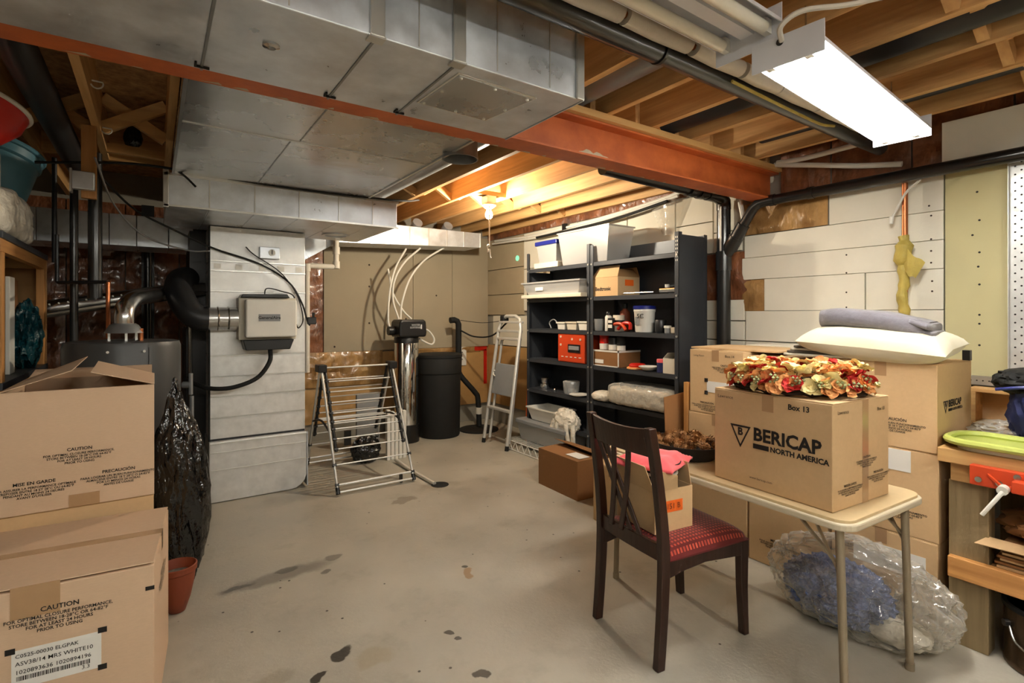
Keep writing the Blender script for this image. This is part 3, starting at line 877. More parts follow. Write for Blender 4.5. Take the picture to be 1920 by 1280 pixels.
part('elbow', G().tube(smoothpath([(-.145, 3.78, 1.39), (-.145, 3.78, 1.45), (-.135, 3.83, 1.505), (-.095, 4.02, 1.555), (-.02, 4.45, 1.585), (.03, 4.83, 1.605)], 5), .05, 20), 'alu', v, smooth=True, world=True)
for i in range(12):
    t = i / 12
    part('rivet', G().cyl((-.6 + .6 * t, 4.795, 1.52 + .111 * t), (-.6 + .6 * t, 4.786, 1.523 + .111 * t), .006, n=6), 'white', v, world=True)
def vpipe(label, x, y, z0, z1, r, m, cat='pipe'):
    return solo('vertical_pipe', G().cyl((x, y, z0), (x, y, z1), r, n=14), m, label, cat, (x, y, z0), smooth=True, world=True, group='pipes behind the water heater')
vpipe('black pipe rising behind the water heater beside the wooden shelf', -.42, 4.3, 0, 2.3, .022, 'blackpipe')
vpipe('thickest black pipe ending above the water heater', -.302, 4.12, 1.55, 2.45, .036, 'blackpipe')
vpipe('dark pipe against the brown insulation behind the aluminium vent', -.05, 5.9, 0, 2.1, .03, 'blackpipe')
vpipe('slim dark pipe left of the thick black pipe', -.55, 4.6, 1.80, 2.5, .014, 'pipedark')
cp = thing('gas_line', 'thin dark gas line with copper drop to the water heater', 'pipe', (-.25, 4.0, 1.31))
part('dark_run', G().tube([(-.50, 4.28, 1.95), (-.50, 4.28, 1.66), (-.49, 4.27, 1.65), (-.23, 4.0, 1.65)], .011, 8), 'pipedark', cp, smooth=True, world=True)
part('copper_drop', G().tube([(-.225, 3.99, 1.65), (-.225, 3.90, 1.64), (-.225, 3.88, 1.31)], .011, 8), 'copper', cp, smooth=True, world=True)
cable('thin wire hanging from the ceiling toward the return drop', [(-.28, 3.8, 2.35), (-.2, 4.0, 2.12), (-.05, 4.3, 1.98), (.2, 4.55, 1.93), (.35, 4.62, 1.94)], .006, 'pipegrey')
cable('long black cable draped along the plenum front', [(-.55, 3.9, 2.30), (-.1, 3.92, 2.37), (.3, 3.92, 2.36), (.9, 3.92, 2.345), (1.6, 3.93, 2.36), (1.9, 4.2, 2.45)], .008)
cable('loose black cable end hanging at the plenum', [(.1, 3.9, 2.37), (.16, 3.9, 2.33), (.22, 3.9, 2.27)], .007)
jb = thing('junction_box', 'grey metal junction box on a hanging wood block', 'electrical box', (-.31, 3.84, 2.17))
part('wood_block', G().box(-.035, .035, .0, .04, -.05, .37), 'shelfwood', jb, bev=.002)
part('box', G().box(-.07, .03, -.05, 0, -.01, .09), 'galv', jb, bev=.004)
part('cover_plate', G().box(-.08, -.07, -.055, .01, -.03, .10), 'seam', jb)
for (x, z, y, lb) in ((-.285, 2.60, 3.3, 'white screw hook on the joist near the red beam'), (-.285, 2.56, 3.95, 'white screw hook on the joist near the junction box')):
    solo('screw_hook', G().tube(arc((x + .05, y, z), .025, 200, 380, 10, 'xz') + [(x + .03, y, z + .01)], .004, 6), 'white', lb, 'hook', (x, y, z - .03), smooth=True, world=True)
vl = solo('round_duct', G().cyl((-.47, 2.3, 2.56), (-.47, 5.2, 2.56), .07, n=20), 'pipedark', 'dark round duct between joists above the red basin', 'duct', (-.47, 2.3, 2.49), smooth=True, world=True, group='round ducts in joist bays')
solo('plastic_bundle', ico((.05, .04, .07), 3, .3, 3, 2), 'bagblack', 'crumpled black plastic stuffed between joists by the bridging', 'plastic', (-.12, 4.42, 2.665), smooth=True)
# ------------------------------------------------------------------ wooden shelf on the left
s = thing('wooden_shelf', 'pine framed storage shelf with grey boards at left', 'shelf', (-.82, 4.05, 0))
for y in (3.46, 4.62):
    for x in (-.605, -1.04):
        part('post', G().box(x - .04, x, y, y + .06, 0, 1.79), 'shelfwood', s, world=True, bev=.002)
for z in (1.83, 1.10, .45):
    part('shelf_board', G().box(-1.09, -.595, 3.42, 4.70, z - .012, z + .022), 'shelf', s, world=True, bev=.002)
    part('rail', G().box(-.64, -.602, 3.42, 4.69, z - .075, z - .013), 'shelfwoody', s, world=True, bev=.002)
    part('cross_rail', G().box(-1.08, -.64, 4.63, 4.67, z - .075, z - .013), 'joistx', s, world=True)
part('end_panel', G().box(-1.09, -.60, 4.685, 4.70, 1.06, 1.82), 'cardin', s, world=True)
tb = thing('storage_carton', 'brown carton standing inside the wooden shelf', 'box', (-.90, 4.35, 1.122))
part('body', G().box(-.18, .17, -.26, .25, 0, .55), 'cardb', tb, bev=.004)
part('tape', G().box(.171, .173, -.03, .02, 0, .552), 'tape', tb)
solo('white_plank', G().box(-.67, -.65, 3.90, 4.02, 1.123, 1.66), 'white', 'narrow white panel upright at the shelf front', 'panel', (-.66, 3.96, 1.123), world=True, bev=.003)
solo('bundled_bag', ico((.065, .15, .20), 4, .45, 2.6, 5, flat=-.19), 'bagteal', 'crumpled teal plastic bag inside the wooden shelf', 'bag', (-.655, 4.36, 1.314), smooth=True)
solo('wrapped_bundle', boxblob(.19, .38, .135, .035, 6, 8, 5), 'bagwhite', 'white goods wrapped in plastic on top of the wooden shelf', 'bundle', (-.80, 3.99, 1.992), smooth=True)
bn = thing('blue_bin', 'blue plastic bin tilted on top of the wrapped bundle', 'bin', (-.80, 4.16, 2.13))
part('tub', G().lathe([(.17, 0), (.18, .01), (.205, .24), (.20, .25), (.195, .24), (.17, .02)], n=32, sx=.85, sy=1.1), 'bluebin', bn, smooth=True)
part('rim', G().tube([(.212 * .85 * math.cos(a * PI / 20), .212 * 1.1 * math.sin(a * PI / 20), .25) for a in range(40)], .012, 8, closed=True), 'bluebin', bn, smooth=True)
part('label_ledge', G().lathe([(.20, .19), (.213, .2), (.213, .235), (.20, .24)], n=32, sx=.85, sy=1.1), 'bluebin', bn, smooth=True)
bn.rotation_euler = (R(-8), R(10), 0)
bn.scale = (1.12, 1.12, 1.15)
rb = thing('red_basin', 'red plastic basin with white rim above the blue bin', 'basin', (-.78, 3.50, 2.30))
part('bowl', G().lathe([(.11, 0), (.16, .03), (.215, .12), (.225, .19), (.218, .19), (.2, .12), (.1, .01)], n=36), 'red', rb, smooth=True)
part('rim', G().tube([(.228 * math.cos(a * PI / 20), .228 * math.sin(a * PI / 20), .195) for a in range(40)], .011, 8, closed=True), 'white', rb, smooth=True)
rb.rotation_euler = (R(-8), R(14), 0)
solo('clear_box', G().box(-.95, -.65, 3.38, 3.70, 1.86, 2.28), 'tote', 'clear plastic box under the red basin on the shelf', 'box', (-.8, 3.5, 1.86), world=True, bev=.01)

# ------------------------------------------------------------------ cardboard boxes
CAUT = ('CAUTION', 'FOR OPTIMAL CLOSURE PERFORMANCE,\nSTORE BETWEEN 18-28°C OR 64-82°F\nFOR AT LEAST 24 HOURS\nPRIOR TO USING')
MISE = ('MISE EN GARDE', 'POUR ASSURER LA PERFORMANCE OPTIMALE\nENTREPOSER ENTRE 18 ET 28°C OU 64-82°F\nPENDANT AU MOINS 24 HEURES\nAVANT D\'UTILISER')
PREC = ('PRECAUCIÓN', 'PARA LOGRAR UN BUEN FUNCIONAMIENTO\nALMACENE ENTRE 18 Y 28°C O 64-82°F\nPOR LO MENOS 24 HORAS\nANTES DE USARSE')
def warning(parent, block, o, right, up, s):
    o, u = V(o), V(up)
    txt(block[0], parent, o + u * s * 2.6, right, up, s * 1.45, bold=.0006 * s / .02)
    txt(block[1], parent, o - u * s * .3, right, up, s, bold=.0004 * s / .02)
def carton(name, label, cx, cy, z, w, d, h, rz=0, m='card', tape='x', group=None, gap=.0):
    """closed carton, base centre at (cx, cy, z), w along local x, d along local y; tape: axis of the top slit"""
    t = thing(name, label, 'box', (cx, cy, z), rz, group)
    part('body', G().box(-w / 2, w / 2, -d / 2, d / 2, .001, h - .004 - gap), m, t, bev=.004)
    if gap:
        part('shaded_inner_flap', G().box(-w / 2 + .04, w / 2 - .04, -d / 2 + .04, d / 2 - .04, h - .004 - gap, h - .004), 'cardb', t)  # darker board puts the shade of the slit into its colour
    e = .0015
    if tape == 'x':
        for sgn in (-1, 1):
            y0, y1 = sorted((sgn * e, sgn * d / 2))
            part('flap', G().box(-w / 2 + e, w / 2 - e, y0, y1, h - .004, h), m, t, bev=.0015)
        part('tape', G().box(-w / 2 - .0006, w / 2 + .0006, -.025, .025, h, h + .0006).box(-w / 2 - .0008, -w / 2, -.025, .025, h - .07, h + .0006).box(w / 2, w / 2 + .0008, -.025, .025, h - .07, h + .0006), 'tape', t)
    else:
        for sgn in (-1, 1):
            x0, x1 = sorted((sgn * e, sgn * w / 2))
            part('flap', G().box(x0, x1, -d / 2 + e, d / 2 - e, h - .004, h), m, t, bev=.0015)
        part('tape', G().box(-.025, .025, -d / 2 - .0006, d / 2 + .0006, h, h + .0006).box(-.025, .025, -d / 2 - .0008, -d / 2, h - .07, h + .0006), 'tape', t)
    return t
FX, FY = ((0, -1, 0), (0, 0, 1)), ((1, 0, 0), (0, 0, 1))     # lettering frames for faces toward -x and toward -y

c1 = carton('cardboard_box', 'big taped carton with white part label at bottom left', -.283, 2.50, 0, .62, .59, .60, -5, 'card', gap=.007)
warning(c1, CAUT, (-.25 + .31, -.2955, .478), *FY, .0148)
part('shipping_label', G().box(-.057, .165, -.2962, -.2952, .285, .404), 'paper', c1)
for (x, z) in ((-.06, .404), (.168, .407), (.168, .285)):
    part('corner_mark', G().box(x - .012, x + .012, -.2968, -.2960, z - .009, z + .009), 'ink', c1)
txt('C0525-00030 ELGPAK', c1, (-.048, -.2964, .385), *FY, .0165, align='LEFT', bold=.0001)
txt('ASV38/14 MRS WHITE10', c1, (-.048, -.2964, .361), *FY, .0182, align='LEFT', bold=.0001)
txt('1020893636 1020894196', c1, (-.048, -.2964, .335), *FY, .0182, align='LEFT', bold=.0001)
gb = G()
x = -.045
while x < .135:
    wd = random.choice((.0012, .002, .003))
    gb.box(x, x + wd, -.2966, -.2961, .308, .322)
    x += wd + random.choice((.0012, .002))
part('barcode', gb, 'ink', c1)
txt('3.3', c1, (.125, -.2964, .30), *FY, .018)
part('edge_mark', G().box(.285, .3105, -.2968, -.294, .505, .518), 'ink', c1)
part('face_tape', G().box(-.06, .06, -.2962, -.2952, .50, .60), 'tape', c1)
warning(c1, MISE, (.3105, 0, .42), (0, 1, 0), (0, 0, 1), .014)
c3 = carton('cardboard_box', 'carton under the open box at left, behind the labelled one', -.262, 3.05, 0, .52, .48, .655, 0, 'card2')
o2 = thing('open_carton', 'open topped carton with raised flaps in front of the water heater', 'box', (-.25, 3.05, .657))
tw = .004
part('body', G().shell(.50, .50, .50, .50, .486, .004), 'card', o2)
def plate(name, pts, th, m, parent, label=None):   # thin slab through four points
    p = [V(q) for q in pts]
    n = (p[1] - p[0]).cross(p[2] - p[0]).normalized() * th
    return part(name, G().hexa([tuple(q) for q in p] + [tuple(q + n) for q in p]), m, parent, label=label)
hh = .486
plate('flap', [(.25, -.25, hh), (.25, .25, hh), (.02, .25, hh + .075), (.03, -.25, hh + .065)], .003, 'card', o2)
plate('flap', [(-.25, -.25, hh), (-.03, -.25, hh + .075), (-.02, .25, hh + .10), (-.25, .25, hh)], .003, 'card', o2)
plate('flap', [(-.24, .25, hh), (.24, .25, hh), (.24, .45, hh + .03), (-.24, .45, hh + .03)], .003, 'card', o2)
warning(o2, CAUT, (-.005, -.2505, .205), *FY, .0125)
warning(o2, PREC, (.125, -.2505, .095), *FY, .0125)
warning(o2, MISE, (-.145, -.2505, .088), *FY, .0125)
part('bottom_tape', G().box(-.04, .06, -.2512, -.250, .0, .05), 'tape', o2)
def bag_shape(p):
    x, y, z = p
    t = (z + .53) / 1.06
    k = .82 + .35 * math.sin(PI * min(1, t * 1.05)) - .45 * max(0, t - .72) / .28
    cr = noise.noise(V((x * 22, y * 22, z * 7))) * .010 + abs(noise.noise(V((x * 40 + 5, y * 40, z * 15)))) * .010
    return (x * k + cr + .03 * (t - .5) * -1.6, y * k + cr, z)
bg = ico((.115, .11, .545), 5, .16, 2.6, 3, flat=-.53)
bg.v = [bag_shape(p) for p in bg.v]
solo('bin_bag', bg, 'bagblack', 'tall black bin bag between the cartons and the return drop', 'bag', (.115, 3.34, .532), smooth=True)
pt = thing('plant_pot', 'small terracotta plant pot on the floor beside the cartons', 'pot', (.092, 3.03, 0))
part('pot', G().lathe([(.030, 0), (.036, .004), (.058, .07), (.074, .15), (.079, .195), (.085, .20), (.086, .225), (.080, .228), (.074, .20), (.05, .05)], n=32), 'terracotta', pt, smooth=True)
part('soil', G().lathe([(.074, .18), (.05, .185), (.01, .187)], n=20), 'soil', pt, smooth=True)

# ------------------------------------------------------------------ water softener corner
w = thing('water_softener', 'chrome jacketed water softener tank with black control head', 'water softener', (2.39, 5.62, 0))
part('boot', G().lathe([(.142, 0), (.147, .01), (.147, .20), (.14, .205)], n=32), 'black', w, smooth=True)
part('tank', G().lathe([(.138, .20), (.138, 1.13), (.13, 1.15)], n=40), 'chrome', w, smooth=True)
part('neck', G().lathe([(.14, 1.13), (.14, 1.19), (.12, 1.22), (.10, 1.23)], n=32), 'black', w, smooth=True)
hd = part('control_head', G().prism([(-.15, 1.20), (.17, 1.20), (.18, 1.25), (.17, 1.38), (.14, 1.395), (-.12, 1.395), (-.15, 1.37)], 1, -.17, .10), 'black', w, bev=.02)
part('valve_body', G().cyl((-.22, 0, 1.27), (-.13, 0, 1.27), .05, n=16), 'black', w, smooth=True)
txt('WATER\nSOFTENER', hd, (.04, -.171, 1.32), (1, 0, 0), (0, 0, 1), .03, 'screen')
part('display', G().box(.10, .115, -.172, -.17, 1.29, 1.34), 'screen', hd)
for i, pts in enumerate(([(2.20, 5.62, 1.27), (2.17, 5.62, 1.42), (2.20, 5.63, 1.75), (2.28, 5.66, 2.0), (2.42, 5.7, 2.22)], [(2.33, 5.70, 1.40), (2.26, 5.7, 1.62), (2.28, 5.7, 1.85), (2.40, 5.7, 2.06), (2.60, 5.7, 2.24)], [(2.36, 5.72, 1.40), (2.38, 5.72, 1.60), (2.48, 5.72, 1.88), (2.66, 5.72, 2.10), (2.92, 5.72, 2.27)], [(2.22, 5.75, 1.98), (2.28, 5.75, 1.70), (2.40, 5.74, 1.50), (2.50, 5.73, 1.40)])):
    cable(('leftmost white tube rising from the softener to the duct', 'middle white tube arching from the softener to the duct', 'rightmost white tube arching from the softener to the duct', 'white tube crossing behind the softener head')[i], pts, .011, 'white', 'water_tube', 'tube', 8, 'water tubes above the softener')
cable('white tube looping from the softener toward the brine tank', [(2.54, 5.58, 1.30), (2.66, 5.6, 1.26), (2.74, 5.62, 1.16), (2.70, 5.62, 1.10), (2.54, 5.6, 1.17)], .011, 'white', 'water_tube', 'tube', 8)
bt = thing('brine_tank', 'round matte black brine tank beside the chrome softener', 'tank', (2.84, 5.68, 0))
part('tank', G().lathe([(.235, 0), (.245, .02), (.255, .75), (.265, .76), (.27, .93), (.262, .95)], n=40), 'blackmatte', bt, smooth=True)
part('lid', G().lathe([(.275, .945), (.275, .975), (.25, .985), (.05, .99)], n=40), 'blackmatte', bt, smooth=True)
sp = thing('sump_pipe', 'black sump discharge hose with hooked top beside the brine tank', 'hose', (3.40, 5.75, 0))
part('upper_pipe', G().tube([(3.08, 5.86, 1.38), (3.14, 5.86, 1.385), (3.18, 5.86, 1.37), (3.20, 5.86, 1.33), (3.20, 5.86, .78)], .038, 12), 'blackmatte', sp, smooth=True, world=True)
part('lower_hose', G().tube(smoothpath([(3.20, 5.86, .80), (3.22, 5.85, .68), (3.40, 5.80, .46), (3.44, 5.78, .36), (3.44, 5.75, .02)], 5), .034, 12), 'blackmatte', sp, smooth=True, world=True)
part('hose_clamp', G().cyl((3.44, 5.76, .18), (3.44, 5.755, .26), .042, n=12), 'white', sp, smooth=True, world=True)
part('pit_lid', G().lathe([(.25, 0), (.25, .012), (.24, .016)], (3.38, 5.66, 0), 36), 'blackmatte', sp, smooth=True, world=True)
cable('black cord strung from the sump pipe to the step ladder', [(3.20, 5.8, 1.25), (3.28, 5.6, 1.18), (3.35, 5.3, 1.2), (3.40, 5.05, 1.36)], .01)
cable('thin wire above the black cord near the ladder', [(3.22, 5.85, 1.38), (3.4, 5.6, 1.35), (3.45, 5.2, 1.38)], .004)
ot = thing('outlet', 'white outlet on the tan panel behind the brine tank', 'outlet', (3.42, YB - .055, .90))
part('plate', G().box(-.05, .05, -.012, 0, -.13, .13), 'white', ot, bev=.004)
part('handle', G().tube(arc((0, -.012, 0), .05, 100, 260, 8, 'xz'), .008, 6), 'grey', ot, smooth=True)
solo('red_tape', G().box(3.48, 3.80, YB - .056, YB - .051, .96, 1.03).box(3.75, 3.80, YB - .056, YB - .051, .5, .97), 'red', 'strip of red tape on the tan panel near the corner', 'tape', (3.6, YB - .05, .5), world=True)
solo('indicator', G().cyl((XR - .03, 5.42, 2.17), (XR - .036, 5.42, 2.17), .035, n=16), 'led', 'pale green round spot on the tan wall boards', 'indicator', (XR - .03, 5.42, 2.17), world=True)
solo('standing_board', G().box(1.75, 2.0, 5.42, 5.46, 0, .62), 'grey', 'grey panel standing behind the drying rack', 'panel', (1.9, 5.44, 0), world=True, bev=.004)
g = thing('slat_bundle', 'bundle of white slats standing behind the drying rack', 'slats', (2.0, 5.0, 0))
for i in range(5):
    part('slat', G().box(-.09 + i * .042, -.055 + i * .042, -.03, .02, 0, .50 - .02 * (i % 3)), 'white', g, bev=.003)
solo('dark_bundle', ico((.13, .1, .13), 4, .3, 3, 7, flat=-.12), 'bagblack', 'black wrapped bundle on the floor behind the drying rack', 'bundle', (1.72, 5.05, .121), smooth=True)

# ------------------------------------------------------------------ drying rack
rk = thing('drying_rack', 'folding metal clothes drying rack standing as an A frame', 'drying rack', (1.54, 4.7, 0))
XA, XB = 1.21, 1.86
def rackpt(x, side, t):   # t 0 at the top, 1 at the floor; side -1 front, 1 back
    return (x, 4.74 + side * (.03 + (.50 if side < 0 else .46) * t), .96 - .945 * t)
for x in (XA, XB):
    part('top_hinge', G().box(x - .035, x + .04, 4.68, 4.80, .945, 1.01), 'black', rk, world=True, bev=.006)
    for sd in (-1, 1):
        part('frame_tube', G().tube([rackpt(x, sd, 0), rackpt(x, sd, .97)], .011, 10), 'ladder', rk, smooth=True, world=True)
        part('frame_tube', G().tube([tuple(V(rackpt(x, sd, 0)) + V((.03 if x == XA else -.03, 0, 0))), tuple(V(rackpt(x, sd, .68)) + V((.03 if x == XA else -.03, 0, 0)))], .013, 10), 'black', rk, smooth=True, world=True)
        part('foot', G().tube([rackpt(x, sd, .95), rackpt(x, sd, 1.0)], .017, 10), 'black', rk, smooth=True, world=True)
    part('brace', G().tube(smoothpath([rackpt(x, -1, .52), (x, 4.72, .52), rackpt(x, 1, .52)], 5), .009, 8), 'black', rk, smooth=True, world=True)
part('rod', G().cyl((XA, 4.74, .98), (XB, 4.74, .98), .008, n=8), 'ladder', rk, smooth=True, world=True)
for sd in (-1, 1):
    for t in (.10, .19, .28, .37, .44, .50, .58, .66, .78, .93, .985):
        a, c = rackpt(XA + (.03 if t < .7 else 0), sd, t), rackpt(XB - (.03 if t < .7 else 0), sd, t)
        part('rod', G().cyl(a, c, .006 if t < .9 else .009, n=8), 'ladder', rk, smooth=True, world=True)
        for q in (a, c):
            part('rod_clip', G().cyl((q[0] - .014, q[1], q[2]), (q[0] + .016, q[1], q[2]), .014, n=8), 'black', rk, world=True)
for y in (4.60, 4.66, 4.80, 4.86):
    part('rod', G().cyl((XA + .03, y, .505), (XB - .03, y, .505), .006, n=8), 'ladder', rk, smooth=True, world=True)
part('catch', G().box(1.50, 1.56, 5.0, 5.03, .2, .34), 'black', rk, world=True)
part('catch', G().box(1.74, 1.76, 4.22, 4.25, .01, .08), 'black', rk, world=True)
cable('pale hose lying on the floor running into the drain', [(1.95, 4.85, .03), (1.95, 4.5, .02), (1.96, 4.1, .016), (1.97, 4.03, .012)], .016, 'insul', 'drain_tube', 'hose', 8)
solo('floor_drain', G().lathe([(.075, 0), (.075, .003), (.06, .004)], (0, 0, 0), 24), 'blackmatte', 'dark round floor drain at the end of the pale hose', 'drain', (2.01, 4.01, .0005))

# ------------------------------------------------------------------ step ladder
ld = thing('step_ladder', 'folded aluminium step ladder leaning by the shelving', 'ladder', (3.15, 4.84, 0))
def ladpt(y, t, off=0.):   # t 0 bottom .. 1 top
    return (3.09 + .22 * t + off, y - (.02 * t if y > 4.8 else -.02 * t), 1.44 * t)
part('front_frame', G().tube([ladpt(5.07, .02), ladpt(5.07, .9)] + [(3.31, 5.0, 1.40), (3.315, 4.93, 1.435), (3.315, 4.75, 1.435), (3.31, 4.66, 1.40)] + [ladpt(4.60, .9), ladpt(4.60, .02)], .020, 10), 'ladder', ld, smooth=True, world=True)
part('rear_frame', G().tube([ladpt(5.03, .04, .05), ladpt(5.03, .8, .04), (3.31, 4.98, 1.18), (3.31, 4.68, 1.18), ladpt(4.64, .8, .04), ladpt(4.64, .04, .05)], .016, 10), 'ladder', ld, smooth=True, world=True)
for y in (5.07, 4.60):
    part('foot', G().tube([ladpt(y, 0.0), ladpt(y, .035)], .022, 10), 'black', ld, smooth=True, world=True)
for t in (.28, .88, .95, .82):
    a, c = ladpt(5.06, t), ladpt(4.61, t)
    part('tread', G().box(a[0] - .02, a[0] + .04, c[1], a[1], a[2] - .012, a[2] + .012), 'ladder', ld, world=True, bev=.004)
a = ladpt(5.0, .48)
part('folded_platform', G().hexa([(a[0] - .03, 4.63, .56), (a[0] + .0, 4.63, .56), (a[0] + .0, 5.03, .56), (a[0] - .03, 5.03, .56), (a[0] + .04, 4.63, .90), (a[0] + .06, 4.63, .90), (a[0] + .06, 5.03, .90), (a[0] + .04, 5.03, .90)]), 'grey', ld, world=True, bev=.006)
part('platform_clip', G().tube(arc((a[0] - .01, 4.98, .79), .03, -90, 90, 8, 'yz'), .008, 6), 'white', ld, smooth=True, world=True)
part('head_knob', G().box(3.28, 3.36, 4.95, 5.02, 1.36, 1.44), 'black', ld, world=True, bev=.01)
solo('orange_strip', G().hexa([(3.40, 4.63, .05), (3.43, 4.63, .05), (3.43, 4.70, .05), (3.40, 4.70, .05), (3.46, 4.63, 1.15), (3.49, 4.63, 1.15), (3.49, 4.70, 1.15), (3.46, 4.70, 1.15)]), 'orangeboard', 'orange strip leaning between the ladder and the shelving', 'board', (3.42, 4.66, .05), world=True)
solo('leaning_board', G().box(3.50, 3.74, 4.645, 4.665, 0, 1.72), 'offwhite', 'tall off-white board standing at the end of the shelving', 'board', (3.6, 4.65, 0), world=True, bev=.002)
# ------------------------------------------------------------------ metal shelving
SH = [1.94, 1.62, 1.30, .98, .655, .33]
SX0, SX1 = 3.36, 3.72
def shelving(label, y0, y1, ztop, side):
    u = thing('metal_shelving', label, 'shelving', ((SX0 + SX1) / 2, (y0 + y1) / 2, 0), group='dark metal shelving units')
    for x, dx in ((SX0, 1), (SX1, -1)):
        for y, dy in ((y0, 1), (y1, -1)):
            zt = ztop
            part('post', G().box(min(x, x + dx * .003), max(x, x + dx * .003), min(y, y + dy * .04), max(y, y + dy * .04), 0, zt).box(min(x, x + dx * .04), max(x, x + dx * .04), min(y, y + dy * .003), max(y, y + dy * .003), 0, zt), 'shelf', u, world=True)
    for z in SH:
        sh = part('shelf_panel', G().box(SX0 + .004, SX1 - .004, y0 + .004, y1 - .004, z - .004, z).box(SX0 + .004, SX0 + .008, y0 + .004, y1 - .004, z - .038, z), 'shelf', u, world=True, bev=.001)
        for y in (y0 + .02, y1 - .02):
            part('bolt', G().cyl((SX0 - .001, y, z - .02), (SX0 - .006, y, z - .02), .009, n=8), 'seam', u, world=True)
    part('back_panel', G().box(SX1 - .004, SX1 - .001, y0, y1, .30, ztop), 'shelf', u, world=True)
    if side:
        part('side_panel', G().box(SX0 + .003, SX1 - .003, y0 + .002, y0 + .005, .02, ztop - .02), 'shelf', u, world=True)
        for k in range(7):
            for y in (y0 + .013, y0 + .028):
                part('slot', G().box(SX0 - .0012, SX0 - .0004, y - .003, y + .003, ztop - .05 - k * .03, ztop - .035 - k * .03), 'seam', u, world=True)
    else:
        part('side_panel', G().box(SX0 + .003, SX1 - .003, y1 - .005, y1 - .002, .02, ztop - .2), 'shelf', u, world=True)
    return u
shelving('dark metal shelving unit next to the step ladder', 3.605, 4.60, 2.115, False)
shelving('dark metal shelving unit with solid side, nearest the boxes', 2.60, 3.60, 2.10, True)
def tub(name, label, cx, cy, z, w0, d0, w1, d1, h, m, cat='container', rim=True, rimm=None, lid=None, rz=0):
    t = thing(name, label, cat, (cx, cy, z + .001), rz)
    part('tub', G().shell(w0, d0, w1, d1, h, .004), m, t, bev=.008)
    if rim:
        part('rim', G().box(-w1 / 2 - .008, w1 / 2 + .008, -d1 / 2 - .008, -d1 / 2, h - .014, h).box(-w1 / 2 - .008, w1 / 2 + .008, d1 / 2, d1 / 2 + .008, h - .014, h).box(-w1 / 2 - .008, -w1 / 2, -d1 / 2, d1 / 2, h - .014, h).box(w1 / 2, w1 / 2 + .008, -d1 / 2, d1 / 2, h - .014, h), rimm or m, t)
    if lid:
        part('lid', G().box(-w1 / 2 - .014, w1 / 2 + .014, -d1 / 2 - .014, d1 / 2 + .014, h - .018, h + .026), lid, t, bev=.008)
    return t
def pot(name, label, cat, x, y, z, prof, m, lidprof=None, lm=None, group=None, n=24):
    t = thing(name, label, cat, (x, y, z + .001), group=group)
    part('body', G().lathe(prof, n=n), m, t, smooth=True)
    if lidprof:
        part('lid', G().lathe(lidprof, n=n), lm, t, smooth=True)
    return t
# top row
solo('flat_white_box', G().box(3.38, 3.64, 4.10, 4.50, 1.942, 2.0), 'offwhite', 'flat white box under the blue lidded container', 'box', (3.5, 4.3, 1.942), world=True, bev=.006)
tub('lidded_container', 'translucent container with dark blue lid on the top shelf', 3.51, 4.30, 2.0, .20, .28, .24, .34, .20, 'tote', lid='blue')
tub('large_tote', 'large clear plastic tote on top of the shelving', 3.54, 3.73, 1.942, .28, .62, .33, .72, .33, 'tote', 'tote')
solo('black_rail', G().box(3.74, 3.77, 4.40, 4.46, 1.9, 2.46), 'black', 'upright black rail on the wall behind the blue lidded container', 'rail', (3.75, 4.43, 1.9), world=True)
# second row
solo('white_tray', G().box(3.28, 3.66, 3.64, 4.60, 1.622, 1.66), 'offwhite', 'long white tray lid under the flat clear bin', 'tray', (3.5, 4.1, 1.622), world=True, bev=.006)
t = tub('flat_bin', 'long shallow clear bin in the upper left shelf', 3.47, 4.13, 1.661, .28, .80, .36, .93, .13, 'tote', 'bin')
part('sticker', G().box(-.163, -.161, .12, .25, .04, .08), 'paper', t)
ob = thing('small_carton', 'small open carton with orange sticker on the upper right shelf', 'box', (3.52, 3.43, 1.621))
part('body', G().shell(.28, .33, .28, .33, .17, .004), 'card2', ob)
plate('flap', [(-.14, -.165, .17), (-.09, -.165 + .02, .275), (-.09, .165 - .06, .275), (-.14, .165, .17)], .003, 'card2', ob)
plate('flap', [(.14, -.165, .17), (.14, .165, .17), (.10, .165, .26), (.10, -.165, .26)], .003, 'cardin', ob)
plate('flap', [(-.14, -.165, .17), (.14, -.165, .17), (.12, -.12, .24), (-.09, -.12, .24)], .003, 'cardin', ob)
txt('Bedtronic', ob, (-.1405, .02, .065), *FX, .05, bold=.001)
part('sticker', G().box(-.05, .06, -.1668, -.1655, .09, .145), 'orangesticker', ob)
solo('chrome_bracket', G().tube([(3.42, 3.24, 1.64), (3.42, 2.90, 1.64)], .005, 8), 'steel', 'thin chrome rod lying beside the small open carton', 'rod', (3.42, 3.07, 1.63), smooth=True, world=True)
t = thing('tap_fitting', 'chrome tap fitting at the right end of the second shelf', 'tap', (3.42, 2.76, 1.621))
part('body', G().cyl((0, .06, .03), (0, -.09, .03), .026, n=14), 'chrome', t, smooth=True)
part('handle', G().cyl((0, .0, .03), (0, .0, .075), .018, n=12), 'white', t, smooth=True)
# third row left
for i, (y, wd, hgt, lb) in enumerate(((4.06, .12, .075, 'white plastic tub leftmost on the third left shelf'), (3.90, .15, .08, 'off-white tub in the middle of the third left shelf'), (3.735, .13, .085, 'white tub beside the middle post on the third left shelf'))):
    tub('small_tub', lb, 3.44, y, 1.301, .09, wd * .85, .10, wd, hgt, ('white', 'offwhite', 'white')[i], 'tub')
cable('loop of grey wire on the third left shelf', [(3.42, 4.25, 1.31), (3.42, 4.28, 1.37), (3.42, 4.20, 1.40), (3.42, 4.12, 1.33)], .006, 'grey', 'wire_loop', 'wire')
